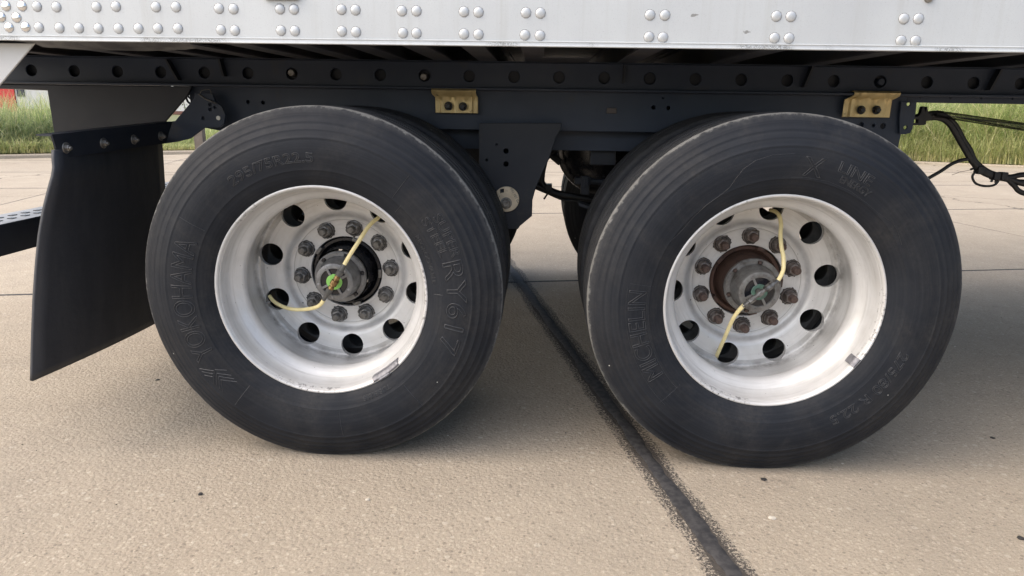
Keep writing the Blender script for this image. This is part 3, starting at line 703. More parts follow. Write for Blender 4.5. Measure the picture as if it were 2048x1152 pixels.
# hold-down clips
def clip(pl, body, bolts, dx):
    a, b_ = atY(*pl[0], .622), atY(*pl[1], .622); c, d = atY(*body[0], .622), atY(*body[1], .622)
    n = 36; bm = bmesh.new(); prev = None
    for k in range(n+1):
        t = k/n
        cr = 0.004*math.cos(t*2*math.pi*3) if .12 < t < .88 else .004
        xt = a.x+(b_.x-a.x)*t; xb = c.x+(d.x-c.x)*t; zt = a.z; zb = d.z
        zs = zt-.020
        row = [bm.verts.new(q) for q in ((xt,.655,zt+.002),(xt,.625,zt+.003),(xt,.614+cr*.3,zt-.003),(xt,.618+cr*.6,zt-.010),(.92*xt+.08*xb,.632+cr,zs+.004),(.06*xt+.94*xb,.640+cr,zs-.004),(xb,.640+cr,zs-.020),(xb,.640+cr,zb+.001),(xb,.646,zb))]
        if prev:
            for q in range(8): bm.faces.new((prev[q],prev[q+1],row[q+1],row[q]))
        prev = row
    bmesh.ops.recalc_face_normals(bm, faces=bm.faces)
    o = bmo('hold_down_clip', bm, ZINC, TR, smooth=50)
    md = o.modifiers.new('s','SOLIDIFY'); md.thickness = .003; md.offset = 0
    for q in bolts:
        p = atY(*q, .628); bm = bmesh.new()
        lathe([(.012,.0115),(.004,.0115),(.003,.0105),(-.004,.0100),(-.007,.008),(-.007,0)], 6, bm=bm, a0=rnd.random()); lathe([(.013,.0145),(.009,.0145),(.008,.013),(.008,0)], 18, bm=bm)
        bmesh.ops.recalc_face_normals(bm, faces=bm.faces); bmo('bolt', bm, SMOKE, o, loc=(p.x, p.y, p.z))
    # dark cover strip between
clip(((863,179),(952,180)), ((869,200),(955,226.5)), ((896,212),(925,213)), 0)
clip(((1708,184),(1800,187)), ((1693,205),(1785,235)), ((1725,220),(1756,220)), 0)
def markings(body, px, py, Y, size, rot, par, mt):
    cu = bpy.data.curves.new('t','FONT'); cu.body = body; cu.size = size; cu.extrude = .0003; cu.align_x='CENTER'
    t = bpy.data.objects.new('t', cu); COL.objects.link(t); dg = bpy.context.evaluated_depsgraph_get()
    me = bpy.data.meshes.new_from_object(t.evaluated_get(dg)); bpy.data.objects.remove(t)
    p = atY(px,py,Y); me.materials.clear()
    me.transform(Matrix.Translation(p) @ Matrix.Rotation(R(90),4,'X') @ Matrix.Rotation(R(rot),4,'Z'))
    return link('stamped_lettering', me, mt, par)
# slider end plate with two pale holes showing the grass, bracket for the hoses
e = [(1803,203),(1834,204),(1831,230),(1825,258),(1821,266),(1812,268.5),(1799,268.5),(1799,235)]
plate('end_plate', [(atY(x,y,.655).x, atY(x,y,.655).z) for x,y in e][::-1], [(*(lambda q:(q.x,q.z))(atY(x,y,.655)),.0062) for x,y in ((1817.5,208),(1811,255))], .008, FRAME, TR, .655)
# centre hanger
YH = .60
H_ = [(958,246),(1124,246),(1122,258),(1112,275),(1098,318),(1085,345),(1072,375),(1065,400),(1064,432),(1040,452),(1036,458),(958,458)]
hg = plate('centre_hanger', [(atY(x,y,YH).x, atY(x,y,YH).z) for x,y in H_][::-1], [(*(lambda q:(q.x,q.z))(atY(x,y,YH)),r) for x,y,r in ((1012,302,.0085),(1012,328,.0085),(993,289,.0028),(973,320,.0035))], .010, FRAME2, TR, YH)
bm = bmesh.new(); a = atY(958,262,YH); b_ = atY(1036,458,YH); box(bm, a.x+.005, b_.x, YH+.09, YH+.098, b_.z+.01, .95); box(bm, a.x+.006, a.x+.014, YH+.011, YH+.089, b_.z+.01, .95); bmo('hanger_back_plate', bm, FRAME2, TR)
# round alignment washer with flat and bolt
pc = atY(1013,398.5,YH-.012); rr_ = .0445
pts = [(pc.x+rr_*math.cos(a), pc.z+rr_*math.sin(a)) for a in [R(q) for q in range(-128, 148, 6)]]
sqc = atY(1004,382,YH-.012); sq = [(sqc.x+sx*.0065*1, sqc.z+sz*.0065) for sx,sz in ((-1,-1.2),(1,-.8),(1,1.2),(-1,.8))]
wsh = plate('alignment_washer', pts, [sq], .008, simple('pale_zinc_washer', (.72,.62,.46), .5, .35, (.60,.50,.36), 40, dirt=(.25,.19,.13), dscale=60, dlo=.6, dhi=.8), TR, YH-.012)
pb = atY(1012,407,YH-.02); bm = bmesh.new(); lathe([(.012,.021),(.0,.0205),(-.001,.0195),(-.001,0)], 24, bm=bm)
lathe([(-.0012,.0155),(-.014,.0155),(-.017,.0135),(-.017,0)], 6, bm=bm, a0=.3); lathe([(-.0165,.008),(-.027,.008),(-.028,.007),(-.028,0)], 14, bm=bm)
bmesh.ops.recalc_face_normals(bm, faces=bm.faces); bmo('bolt', bm, STEEL, wsh, loc=(pb.x, YH-.012, pb.z), smooth=30)
markings('031 101 02', 1028, 392, YH-.0125, .0125, -62, wsh, GUNM)
markings('CSC', 997, 397, YH-.0125, .0125, 62, wsh, GUNM)
p = atY(1223,221,.668); bm = bmesh.new(); box(bm, p.x-.017, p.x+.017, .660, .668, p.z-.010, p.z+.009, 0, .002); bmo('label_plate', bm, simple('grubby_tag', (.10,.085,.08), .6), TR)
# leaf springs, axles, brake drums
for Y in (.70, 1.88):
    for s in (-1, 1):
        bm = bmesh.new()
        for lf in range(3):
            prev = None
            for k in range(15):
                t = k/14*2-1; x = s*.6225+t*(.50-.06*lf); z = .60+.09*t*t*(1-.05*lf)-.013*lf-.01
                row = [bm.verts.new(q) for q in ((x,Y-.035,z),(x,Y+.035,z),(x,Y+.035,z-.011),(x,Y-.035,z-.011))]
                if prev:
                    for q in range(4): bm.faces.new((prev[q],row[q],row[(q+1)%4],prev[(q+1)%4]))
                prev = row
        bmesh.ops.recalc_face_normals(bm, faces=bm.faces); bmo('leaf_spring', bm, FRAME2, TR)
for s in (-1, 1):
    bm = bmesh.new(); tube(bm, [(0,.30,0),(0,2.28,0)], .063, 24); bmo('axle', bm, FRAME, TR, loc=(s*.6225,0,.5), smooth=40)
    for Y in (.318, 2.262):
        bm = bmesh.new(); sg = 1 if Y < 1 else -1
        lathe([(0,.16),(0.004,.168),(.03*1,.205),(.05,.212),(.06,.218),(.07,.212),(.19,.212),(.195,.222),(.215,.222),(.215,.10)], 48, bm=bm)
        bmesh.ops.recalc_face_normals(bm, faces=bm.faces)
        o = bmo('brake_drum', bm, GUNM, TR, loc=(s*.6225,Y,.5), smooth=40)
        if sg < 0: o.rotation_euler[2] = math.pi
# air tank, bracket, valve
tc = atY(1213,296,1.02); bm = bmesh.new()
lathe([(0.0,0),(.0,.06),(.012,.13),(.035,.175),(.07,.197),(.10,.2),(.62,.2),(.68,.18),(.70,.1),(.70,0)], 48, bm=bm); bmesh.ops.recalc_face_normals(bm, faces=bm.faces)
bmo('air_tank', bm, SMOKE, TR, loc=(tc.x,1.02,tc.z), smooth=50)
a, b_ = atY(1183,262,.80), atY(1231,331,.80); bm = bmesh.new(); box(bm, a.x, b_.x, .80, .86, b_.z, .95, 0, .004); bmo('mounting_box', bm, FRAME2, TR)
p = atY(1167,362,.92); bm = bmesh.new(); box(bm, p.x-.035, p.x+.03, .90, .95, p.z-.012, p.z+.014, 0, .003); box(bm, p.x-.012, p.x+.022, .885, .899, p.z-.05, p.z+.022, 0, .003); box(bm, p.x+.0, p.x+.016, .872, .884, p.z-.02, p.z+.018, 0, .002)
tube(bm, [(p.x+.03,.92,p.z),(p.x+.10,.92,p.z-.004)], .012, 10)
bmo('relay_valve', bm, FRAME2, TR)
p0, p1 = atY(1092,296,1.15), atY(1235,385,1.05); bm = bmesh.new(); tube(bm, [p0,p1], .022, 12); bmo('torque_rod', bm, FRAME, TR)
bm = bmesh.new(); tube(bm, [atY(1246,332,.82), atY(1250,342,.82)], .005, 8); bmo('bolt', bm, STEEL, TR)
# hose bundle in the centre gap
def cables(name, paths, Y, rads, mat_=CABLE, par=TR, seg=8):
    for pth, r in zip(paths, rads):
        pts = [atY(q[0], q[1], q[2] if len(q) > 2 else Y) for q in pth]
        bm = bmesh.new(); tube(bm, smooth_path(pts, 6), r, seg); bmo(name, bm, mat_, par, smooth=80)
cables('air_hose', [[(1120,290),(1100,300),(1090,312),(1086,328),(1083,346),(1083,362),(1092,375),(1110,385),(1132,391),(1180,398)],
                 [(1104,296),(1091,309),(1084,330),(1080,352),(1084,368),(1096,380),(1118,389),(1150,394),(1190,400)],
                 [(1112,300),(1094,316),(1088,334),(1085,352),(1086,366),(1098,377),(1120,386),(1150,391)],
                 [(1066,336),(1074,345),(1080,352),(1084,362)],[(1058,374),(1070,368),(1082,358),(1086,350)],[(1058,371),(1075,378),(1092,385),(1112,394),(1130,400),(1160,402)],
                 [(1064,366),(1078,373),(1095,381),(1115,389),(1140,393)],[(1097,307),(1108,317),(1120,327)],[(1088,300),(1100,309),(1112,314),(1122,322)]], 1.05,
                 [.012,.010,.010,.006,.010,.005,.012,.010,.008])
bm = bmesh.new(); tube(bm, [atY(1096,371,1.04), atY(1100,380,1.03), atY(1088,398,1.04)], .004, 6); bmo('cable_tie', bm, CABLE, TR)
bm = bmesh.new(); p = atY(1098,374,1.04); box(bm, p.x-.012, p.x+.012, 1.02, 1.07, p.z-.012, p.z+.012); bmo('hose_clamp', bm, CABLE, TR)
bm = bmesh.new(); a, b_ = atY(1085,300,1.25), atY(1122,270,1.25); tube(bm, [a+Vector((0,0,0)), a+Vector((.07,0,.002))], .018, 10); bmo('height_rod', bm, FRAME, TR)
# right-hand hoses
Yc = .72
cables('air_hose', [[(1832,234),(1850,233),(1870,231),(1890,238),(1906,254),(1922,282),(1938,310),(1954,333),(1976,347),(1996,353),(2015,356),(2052,368),(2160,380),(2270,340),(2350,262),(2372,205)],
   [(1850,229),(1872,227),(1894,234),(1912,252),(1926,278),(1940,300),(1950,322),(1972,341),(1994,350),(2020,354),(2052,349),(2160,345),(2270,318),(2350,262),(2372,205)],
   [(1852,236),(1876,236),(1896,246),(1912,270),(1928,298),(1944,324),(1962,343),(1984,353),(2004,357),(2030,362),(2052,364),(2160,366),(2270,330),(2350,262),(2372,205)],
   [(1840,227),(1866,231),(1888,235),(1904,250),(1917,272),(1933,304),(1948,328),(1968,344),(1992,354),(2012,357),(2028,371),(2052,388),(2160,410),(2270,352),(2350,262),(2372,205)],
   [(1939,318),(1925,320),(1905,327),(1882,342),(1856,357),(1840,366)],
   [(1956,341),(1947,348),(1945,356),(1952,367),(1968,372),(1986,371),(1995,364),(1998,354),(1992,346)]], Yc, [.0105,.0095,.009,.009,.0065,.0042])
for q in ((1852,232),(1958,340),(1990,352),(2005,352)):
    p = atY(*q, Yc); bm = bmesh.new(); box(bm, p.x-.011, p.x+.011, Yc-.016, Yc+.016, p.z-.014, p.z+.014, 0, .004); bmo('hose_clamp', bm, CABLE, TR)
for a, b_ in (((1986,356),(1982,364)),((1992,358),(1991,366)),((1941,339),(1952,335))):
    bm = bmesh.new(); tube(bm, [atY(*a,Yc), atY(*b_,Yc)], .004, 6); bmo('cable_tie', bm, CABLE, TR)
bm = bmesh.new(); tube(bm, [atY(1940,340,Yc), atY(1920,344,Yc), atY(1904,350,Yc)], .0008, 5); bmo('cable_tie', bm, CABLE, TR)
# clamp bracket at the end plate
Q = [(1842,226),(1845,214),(1849,212.5),(1851,224),(1853,214),(1855,213),(1857,226),(1864,232),(1864,241),(1853,242),(1852,248),(1848,250.5),(1826,250.5),(1827,246),(1836,246),(1837,239),(1828,238),(1829,233),(1836,233)]
plate('hose_bracket', [(atY(x,y,.69).x, atY(x,y,.69).z) for x,y in Q][::-1], [], .02, CABLE, TR, .69, bev=.001)
# coil spring hanger
a, b_ = atY(1872,227,.70), atY(2285,290,.70); n = 170; pts = []
ax = (b_-a); L = ax.length; ax.normalize(); u_ = Vector((0,1,0)); v_ = ax.cross(u_)
for k in range(n*9+1):
    t = k/(n*9); r = .0105+.0055*t; an = 2*math.pi*k/9
    pts.append(a+ax*L*t+(u_*math.cos(an)+v_*math.sin(an))*r)
bm = bmesh.new(); tube(bm, pts, .0013, 4); bmo('coil_spring', bm, CABLE, TR)
bm = bmesh.new(); tube(bm, [a+Vector((.004*math.cos(q)-.006,0,.004*math.sin(q))) *1 for q in [i*.5 for i in range(13)]], .0009, 4); bmo('spring_hook', bm, CABLE, TR)
# rear underride guard
GX0, GX1 = -1.90, -1.742
bm = bmesh.new(); box(bm, GX0, GX1, .12, 2.46, .520, .620, 0, .006)
ug = empty('underride_guard', TR, (0,0,0))
bmo('guard_beam', bm, FRAME2, ug, smooth=30)
me_s = None
for k in range(36):
    for j in range(2):
        y = .17+.063*k; x = GX0+.055+.045*j
        bm = bmesh.new() if me_s is None else None
        if me_s is None:
            box(bm, -.009, .009, -.012, .012, 0, .0022, 0, .0008); me_s = bpy.data.meshes.new('grip_slot'); bm.to_mesh(me_s); bm.free()
        link('grip_slot', me_s, SMOKE, ug, (x, y, .6198))
bm = bmesh.new(); box(bm, GX0+.003, GX1-.004, .125, 2.455, .6203, .6212); bmo('grip_strip', bm, ALUM_D, ug)
for o in list(ug.children):
    if o.name.startswith('grip_slot'): o.location.z = .6213
for Y in (.64, 1.92):
    p = [(-1.742,1.060),(-1.245,1.060),(-1.262,1.034),(-1.352,.944),(-1.56,.70),(-1.68,.60),(-1.745,.60),(-1.74,.89),(-1.763,.90)]
    plate('guard_strut', [(-2.05,1.062)]+[(-1.245,1.062)]+p[2:]+[(-1.765,1.047),(-2.05,1.047)], [], .012, FRAME2, ug, Y)
# end crossbar and rear frame above guard
bm = bmesh.new(); box(bm, -2.1, -2.0, .66, 1.95, 1.05, 1.155); bmo('rear_crossmember', bm, FRAME, TR)
# mudflap arm plate
YA = .60
A_ = [(318,246),(350,242),(388,197),(390,186),(425,186),(430,202),(444,213),(451,230),(448,249),(440,255),(409,256),(398,264),(381,277),(352,284),(322,288)]
mf = empty('mudflap_assembly', TR, (0,0,0))
plate('arm_plate', [(atY(x,y,YA).x, atY(x,y,YA).z) for x,y in A_][::-1], [(*(lambda q:(q.x,q.z))(atY(x,y,YA)),r) for x,y,r in ((420,209,.0055),(420,219,.0055),(430,215,.005),(406,236,.0055))], .008, FRAME, mf, YA)
p = atY(437,236,YA-.002); bm = bmesh.new(); lathe([(.0,0),(-.0,.0075),(.006,.0075)], 16, bm=bm); bmo('pin', bm, simple('bright_pin', (.6,.6,.55), .4, .3), mf, loc=(p.x, YA-.004, p.z))
cables('thin_wire', [[(400,187),(404,181),(414,179.5),(420,180),(423,190)],[(398,188),(410,197),(424,203),(432,207)]], YA-.01, [.0012,.003], STEEL if False else GUNM)
cables('loop_wire', [[(371,190),(375,202),(381,207),(386,203),(380,196),(372,190)]], .72, [.004], CABLE)
# bracket bar: runs inward (Y) at X ~ -1.31
def br_pt(px, py, Y): return atY(px, py, Y)
bm = bmesh.new()
T = [br_pt(104,269,.02), br_pt(345,243,.585)]; 
pn = (T[1]-T[0]).cross(Vector((.05,0,1))).normalized()
def on_plane(px, py): d = ray(px, py); return CAM + d*((T[0]-CAM).dot(pn)/d.dot(pn))
B = [on_plane(119,318), on_plane(332,286)]
xo = -.004
sec = []
for (a, c) in zip(T, B):
    sec.append([Vector(a), Vector(c), Vector(c)+Vector((-.005,.0,0)), Vector(a)+Vector((-.005,0,-.005)), Vector(a)+Vector((-.045,0,-.004)), Vector(a)+Vector((-.045,0,.0))])
vs = [[bm.verts.new(p) for p in s] for s in sec]
for k in range(6): bm.faces.new((vs[0][k], vs[1][k], vs[1][(k+1)%6], vs[0][(k+1)%6]))
bm.faces.new(vs[0][::-1]); bm.faces.new(vs[1]); bmesh.ops.recalc_face_normals(bm, faces=bm.faces)
bb = bmo('bracket_bar', bm, FRAME2, mf)
nrm = Vector((1, -.08, 0)).normalized()
for px, py in ((131,295.5),(206,286),(267,279),(321,272)):
    t = (px-112)/(338-112); yy = .02+.565*(t/(t+(1-t)*1.42)) if False else None
    # intersect the view ray with the bar's face plane
    a = T[0]; n_ = (T[1]-T[0]).cross(B[0]-T[0]).normalized(); d = ray(px, py); s = (a-CAM).dot(n_)/d.dot(n_); p = CAM+d*s
    if n_.x < 0: n_ = -n_
    bm = bmesh.new(); lathe([(0,.0155),(-.002,.0155),(-.003,.0145),(-.003,0)], 18, bm=bm); lathe([(-.0025,.0095),(-.010,.0095),(-.012,.008),(-.012,0)], 6, bm=bm); lathe([(-.012,.005),(-.017,.0045),(-.018,0)], 10, bm=bm)
    bmesh.ops.recalc_face_normals(bm, faces=bm.faces)
    o = bmo('bolt', bm, STEEL, mf, loc=p+n_*.001); o.rotation_euler = (-n_).to_track_quat('Y','Z').to_euler()
# flap sheet
LE = [(112,300),(112,322),(114,340),(110,356),(103,380),(93,420),(84,470),(78,530),(73,600),(70,680),(68,762)]
nl = len(LE); bm = bmesh.new(); cols = 14; grid = []
botY = .62
def lp(t, arr):
    f = t*(len(arr)-1); i = min(int(f), len(arr)-2); return arr[i] + (arr[i+1]-arr[i])*(f-i)
LW = [atY(x, y, .02 - .06*k/(nl-1)) for k, (x, y) in enumerate(LE)]
LZ = np.array([p.z for p in LW]); LX = np.array([p.x for p in LW]); LY = np.array([p.y for p in LW])
zt_in = atY(332,284,.585).z
zz = np.linspace(0, 1, 29)
for t in zz:
    zl = LZ[0]+(LZ[-1]-LZ[0])*t; xl = float(np.interp(-zl, -LZ, LX)); yl = float(np.interp(-zl, -LZ, LY))
    zi = zt_in + .02 + (.235-zt_in-.02)*t
    xi = -1.345 - .045*t + .006*math.sin(t*3)
    row = []
    for c in range(cols+1):
        s = c/cols
        x = xl+(xi-xl)*s + .018*math.sin(s*math.pi)*math.sin(t*2.4) ; y = yl+(.60-yl)*s; z = zl+(zi-zl)*s
        row.append(bm.verts.new((x, y, z)))
    grid.append(row)
for i in range(len(grid)-1):
    for c in range(cols): bm.faces.new((grid[i][c], grid[i][c+1], grid[i+1][c+1], grid[i+1][c]))
bmesh.ops.recalc_face_normals(bm, faces=bm.faces)
fl = bmo('mudflap', bm, FLAP, mf, smooth=60)
md = fl.modifiers.new('s','SOLIDIFY'); md.thickness = .010; md.offset = 0; md.use_rim = True
# push flap just behind the bar
fl.location = (-.008, 0, 0)
# far side mudflap
bm = bmesh.new(); box(bm, -1.40, -1.388, 1.98, 2.56, .24, .86); bmo('mudflap', bm, FLAP, TR)

# ------------------------------------------------------------------ wheels
TP = [(.016,.2865),(.004,.296),(-.004,.3035),(-.009,.312),(-.0155,.322),(-.0185,.330),(-.0205,.3375),(-.0219,.3395),(-.0229,.341),(-.0229,.343),(-.0231,.3445),(-.026,.36),(-.0285,.375),(-.0295,.39),(-.029,.405),(-.0270,.418),(-.0264,.4225),(-.0268,.424),(-.0264,.426),(-.0245,.4285),(-.0215,.436),(-.0187,.4435),(-.0188,.445),(-.0180,.447),(-.0160,.4490),(-.0115,.4575),(-.0089,.463),(-.0090,.4648),(-.0078,.4665),(-.0055,.469),(-.0010,.4755),(.0010,.479),(.0011,.481),(.0025,.483),(.0048,.486),(.0085,.4905),(.0100,.492),(.0112,.4965),(.0135,.5005),(.0175,.5035),(.0225,.5057),(.030,.5062),
 (.0365,.5063),(.0373,.4995),(.0395,.4995),(.0402,.5065),(.066,.507),(.068,.498),(.074,.498),(.076,.507),(.105,.5074),(.107,.498),(.115,.498)]
TPh = TP; mir = [(.23-d, r) for d, r in TP[::-1]][1:]
TPF = TPh+mir
def surf(r):
    rs = [q[1] for q in TP[1:38]]; ds = [q[0] for q in TP[1:38]]
    return float(np.interp(r, rs, ds))
bm = lathe(TPF, 240)
inner = [(.23-.016,.2865),(.2,.275),(.115,.27),(.03,.275),(.016,.2865)]
for v in bm.verts:
    if v.co.z < -.5:
        v.co.z = -.5 - (v.co.z+.5)*.02
tyre_me = bpy.data.meshes.new('tyre'); bm.to_mesh(tyre_me); bm.free(); tyre_me.materials.append(RUBBER)
for p in tyre_me.polygons: p.use_smooth = True
tyre_me.set_sharp_from_angle(angle=R(50))

RP = [(.006,.2992),(.002,.2995),(-.001,.2985),(-.0022,.296),(-.0018,.2935),(.0,.2915),(.0025,.2902),(.0045,.2900),(.006,.2885),(.010,.2872),(.016,.2862),(.030,.2850),(.045,.2835),(.055,.2805),(.064,.2745),(.073,.2665),(.082,.2585),(.090,.2535),(.097,.2512),(.105,.2512),(.113,.2530),(.122,.2572),(.132,.2615),(.145,.2645),(.165,.2672),(.19,.2692),(.212,.2700),(.224,.2692),(.231,.2665),(.2345,.2620),
 (.2350,.2580),(.2370,.240),(.2395,.222),(.242,.205),(.2445,.198),(.248,.1915),(.2545,.1855),(.2605,.1805),(.264,.1755),(.2655,.170),(.266,.1655),(.2668,.1645),(.2672,.1635),(.268,.155),(.2685,.13),(.2688,.1135),(.270,.112),(.291,.112),
 (.292,.114),(.292,.165),(.286,.178),(.268,.190),(.256,.205),(.2505,.24),(.2505,.262),(.252,.272),(.246,.280),(.238,.290),(.236,.2992),(.230,.2992),(.224,.2905),(.205,.285),(.175,.2765),(.145,.2735),(.122,.266),(.105,.260),(.095,.260),(.080,.268),(.066,.282),(.055,.2895),(.040,.2915),(.012,.2925),(.009,.2935)]
def make_rim():
    bm = lathe(RP, 160, closed=True); me = bpy.data.meshes.new('rim'); bm.to_mesh(me); bm.free()
    o = bpy.data.objects.new('rimtmp', me); COL.objects.link(o)
    bm = bmesh.new()
    for k in range(10):
        a = R(18+36*k); cx, cz = .2325*math.cos(a), .2325*math.sin(a)
        r1 = [bm.verts.new((cx+.0352*math.cos(t*math.pi/18), .205, cz+.0352*math.sin(t*math.pi/18))) for t in range(36)]
        r2 = [bm.verts.new((v.co.x, .32, v.co.z)) for v in r1]
        bm.faces.new(r1); bm.faces.new(r2[::-1])
        for q in range(36): bm.faces.new((r1[q], r2[q], r2[(q+1)%36], r1[(q+1)%36]))
    bmesh.ops.recalc_face_normals(bm, faces=bm.faces)
    me2 = bpy.data.meshes.new('cut'); bm.to_mesh(me2); bm.free(); c = bpy.data.objects.new('cut', me2); COL.objects.link(c)
    md = o.modifiers.new('b','BOOLEAN'); md.object = c; md.operation = 'DIFFERENCE'; md.solver = 'EXACT'
    dg = bpy.context.evaluated_depsgraph_get(); dg.update()
    res = bpy.data.meshes.new_from_object(o.evaluated_get(dg)); res.name = 'rim'
    bpy.data.objects.remove(o); bpy.data.objects.remove(c)
    res.materials.clear(); res.materials.append(RIM)
    for p in res.polygons: p.use_smooth = True
    res.set_sharp_from_angle(angle=R(32))
    return res
rim_me = make_rim()
rim_dark = rim_me.copy(); rim_dark.materials.clear(); rim_dark.materials.append(simple('dusty_shaded_rim', (.10,.10,.10), .65, .2, (.05,.05,.05), 8, dirt=(.02,.02,.02), dscale=14))  # dirty inner rims, with the shade behind the hand holes put into the colour

def nut_mesh(seed, nutm, studm, long=1.0):
    rg = random.Random(seed); bm = bmesh.new()
    # ragged brake dust stain round the seat
    n = 40; c = bm.verts.new((0,-.0006,0)); ring = []
    for k in range(n):
        a = 2*math.pi*k/n; r = .0256+abs(rg.gauss(0,.0019)); ring.append(bm.verts.new((r*math.cos(a), -.0005, r*math.sin(a))))
    for k in range(n): bm.faces.new((c, ring[k], ring[(k+1)%n])).material_index = 2
    f = lambda: rg.uniform(-.0006,.0006)
    lathe([(-.0004,.0248),(-.004,.0248+f()),(-.0065,.0235),(-.0070,.0222)], 28, bm=bm)
    lathe([(-.0070,.0205),(-.022,.0195),(-.0255,.0172),(-.0265,.0125)], 6, bm=bm, a0=rg.random())
    lathe([(-.0075,.0200),(-.011,.0196),(-.0115,.0186),(-.015,.0184)], 28, bm=bm)
    pr = [(-.025,.0112)]
    for k in range(int(7*long)):
        z = -.0270-.0030*k; pr += [(z,.0117),(z-.0013,.0104)]
    z = pr[-1][0]; pr += [(z-.001,.0108),(z-.0025,.0088),(z-.0025,0)]
    lathe(pr, 18, bm=bm, mi=1)
    bmesh.ops.recalc_face_normals(bm, faces=bm.faces)
    me = bpy.data.meshes.new('lug_nut'); bm.to_mesh(me); bm.free()
    for m in (nutm, studm, SOOT): me.materials.append(m)
    for p in me.polygons: p.use_smooth = True
    me.set_sharp_from_angle(angle=R(35))
    return me
NM = {0: [nut_mesh(s, NUTM, GUNM) for s in range(3)], 1: [nut_mesh(s+5, NUTR, STUDR, 1.25) for s in range(3)]}

def ring_text(name, body, a_mid, r_in, height, wheel, stretch=1.0, space=1.0, outline=True, font_w=.0011, spread=None):
    cu = bpy.data.curves.new('t','FONT'); cu.body = body; cu.size = height/.72; cu.align_x = 'CENTER'; cu.space_character = space
    if outline:
        cu.fill_mode = 'NONE'; cu.bevel_depth = font_w; cu.bevel_resolution = 0
    else: cu.extrude = .0006
    t = bpy.data.objects.new('t', cu); COL.objects.link(t); dg = bpy.context.evaluated_depsgraph_get()
    me = bpy.data.meshes.new_from_object(t.evaluated_get(dg)); bpy.data.objects.remove(t)
    bm = bmesh.new(); bm.from_mesh(me); bpy.data.meshes.remove(me)
    xs_ = [v.co.x for v in bm.verts]; x0, x1 = min(xs_), max(xs_)
    if spread: stretch = R(spread)*(r_in+height/2)/(x1-x0)
    for k in range(1, 6):
        g = bm.verts[:]+bm.edges[:]+bm.faces[:]; bmesh.ops.bisect_plane(bm, geom=g, plane_co=(0,height*k/6,0), plane_no=(0,1,0))
    nx_ = max(4, int((x1-x0)*stretch/.012))
    for k in range(1, nx_):
        g = bm.verts[:]+bm.edges[:]+bm.faces[:]; bmesh.ops.bisect_plane(bm, geom=g, plane_co=(x0+(x1-x0)*k/nx_,0,0), plane_no=(1,0,0))
    rm = r_in+height/2
    for v in bm.verts:
        a = R(a_mid) - v.co.x*stretch/rm; r = r_in+v.co.y; z = v.co.z
        v.co = (r*math.cos(a), surf(r) - z - (.0002 if outline else .0008), r*math.sin(a))
    bmesh.ops.recalc_face_normals(bm, faces=bm.faces)
    return bmo(name, bm, RELIEF, wheel)
def arc_line(name, pts, wheel, r=.0007):
    for seg_ in pts:
        P = [Vector((rr*math.cos(R(a)), surf(rr)-.0002, rr*math.sin(R(a)))) for a, rr in seg_]
        bm = bmesh.new(); tube(bm, P, r, 4); bmo(name, bm, RELIEF, wheel)

def build_wheel(parent, x, y, flip, detail=None, phase=0, me=None):
    wo = empty('wheel', parent, (x, y, .5), (0, 0, math.pi if flip else 0))
    ty = link('tyre', tyre_me, None, wo)
    rm = link('rim', me or rim_me, None, wo); rm.rotation_euler[1] = -R(phase)
    return wo, ty, rm
S2 = .6225
W = {}
for s in (-1, 1):
    ph = 6 if s < 0 else 18
    W[s], ty, rm = build_wheel(TR, s*S2, 0, False, phase=4 if s < 0 else -11)
    i2, _, _ = build_wheel(TR, s*S2, .573, True, phase=-4 if s < 0 else 11, me=rim_dark)
    i3, _, _ = build_wheel(TR, s*S2, 2.58-.573, False, me=rim_dark)
    i4, _, _ = build_wheel(TR, s*S2, 2.58, True)
    for k in range(10):
        a = R(ph+36*k); o = link('lug_nut', NM[0 if s < 0 else 1][k % 3], None, W[s], (.1429*math.cos(a), .268, .1429*math.sin(a)))
        o.rotation_euler[1] = rnd.uniform(0, 6)

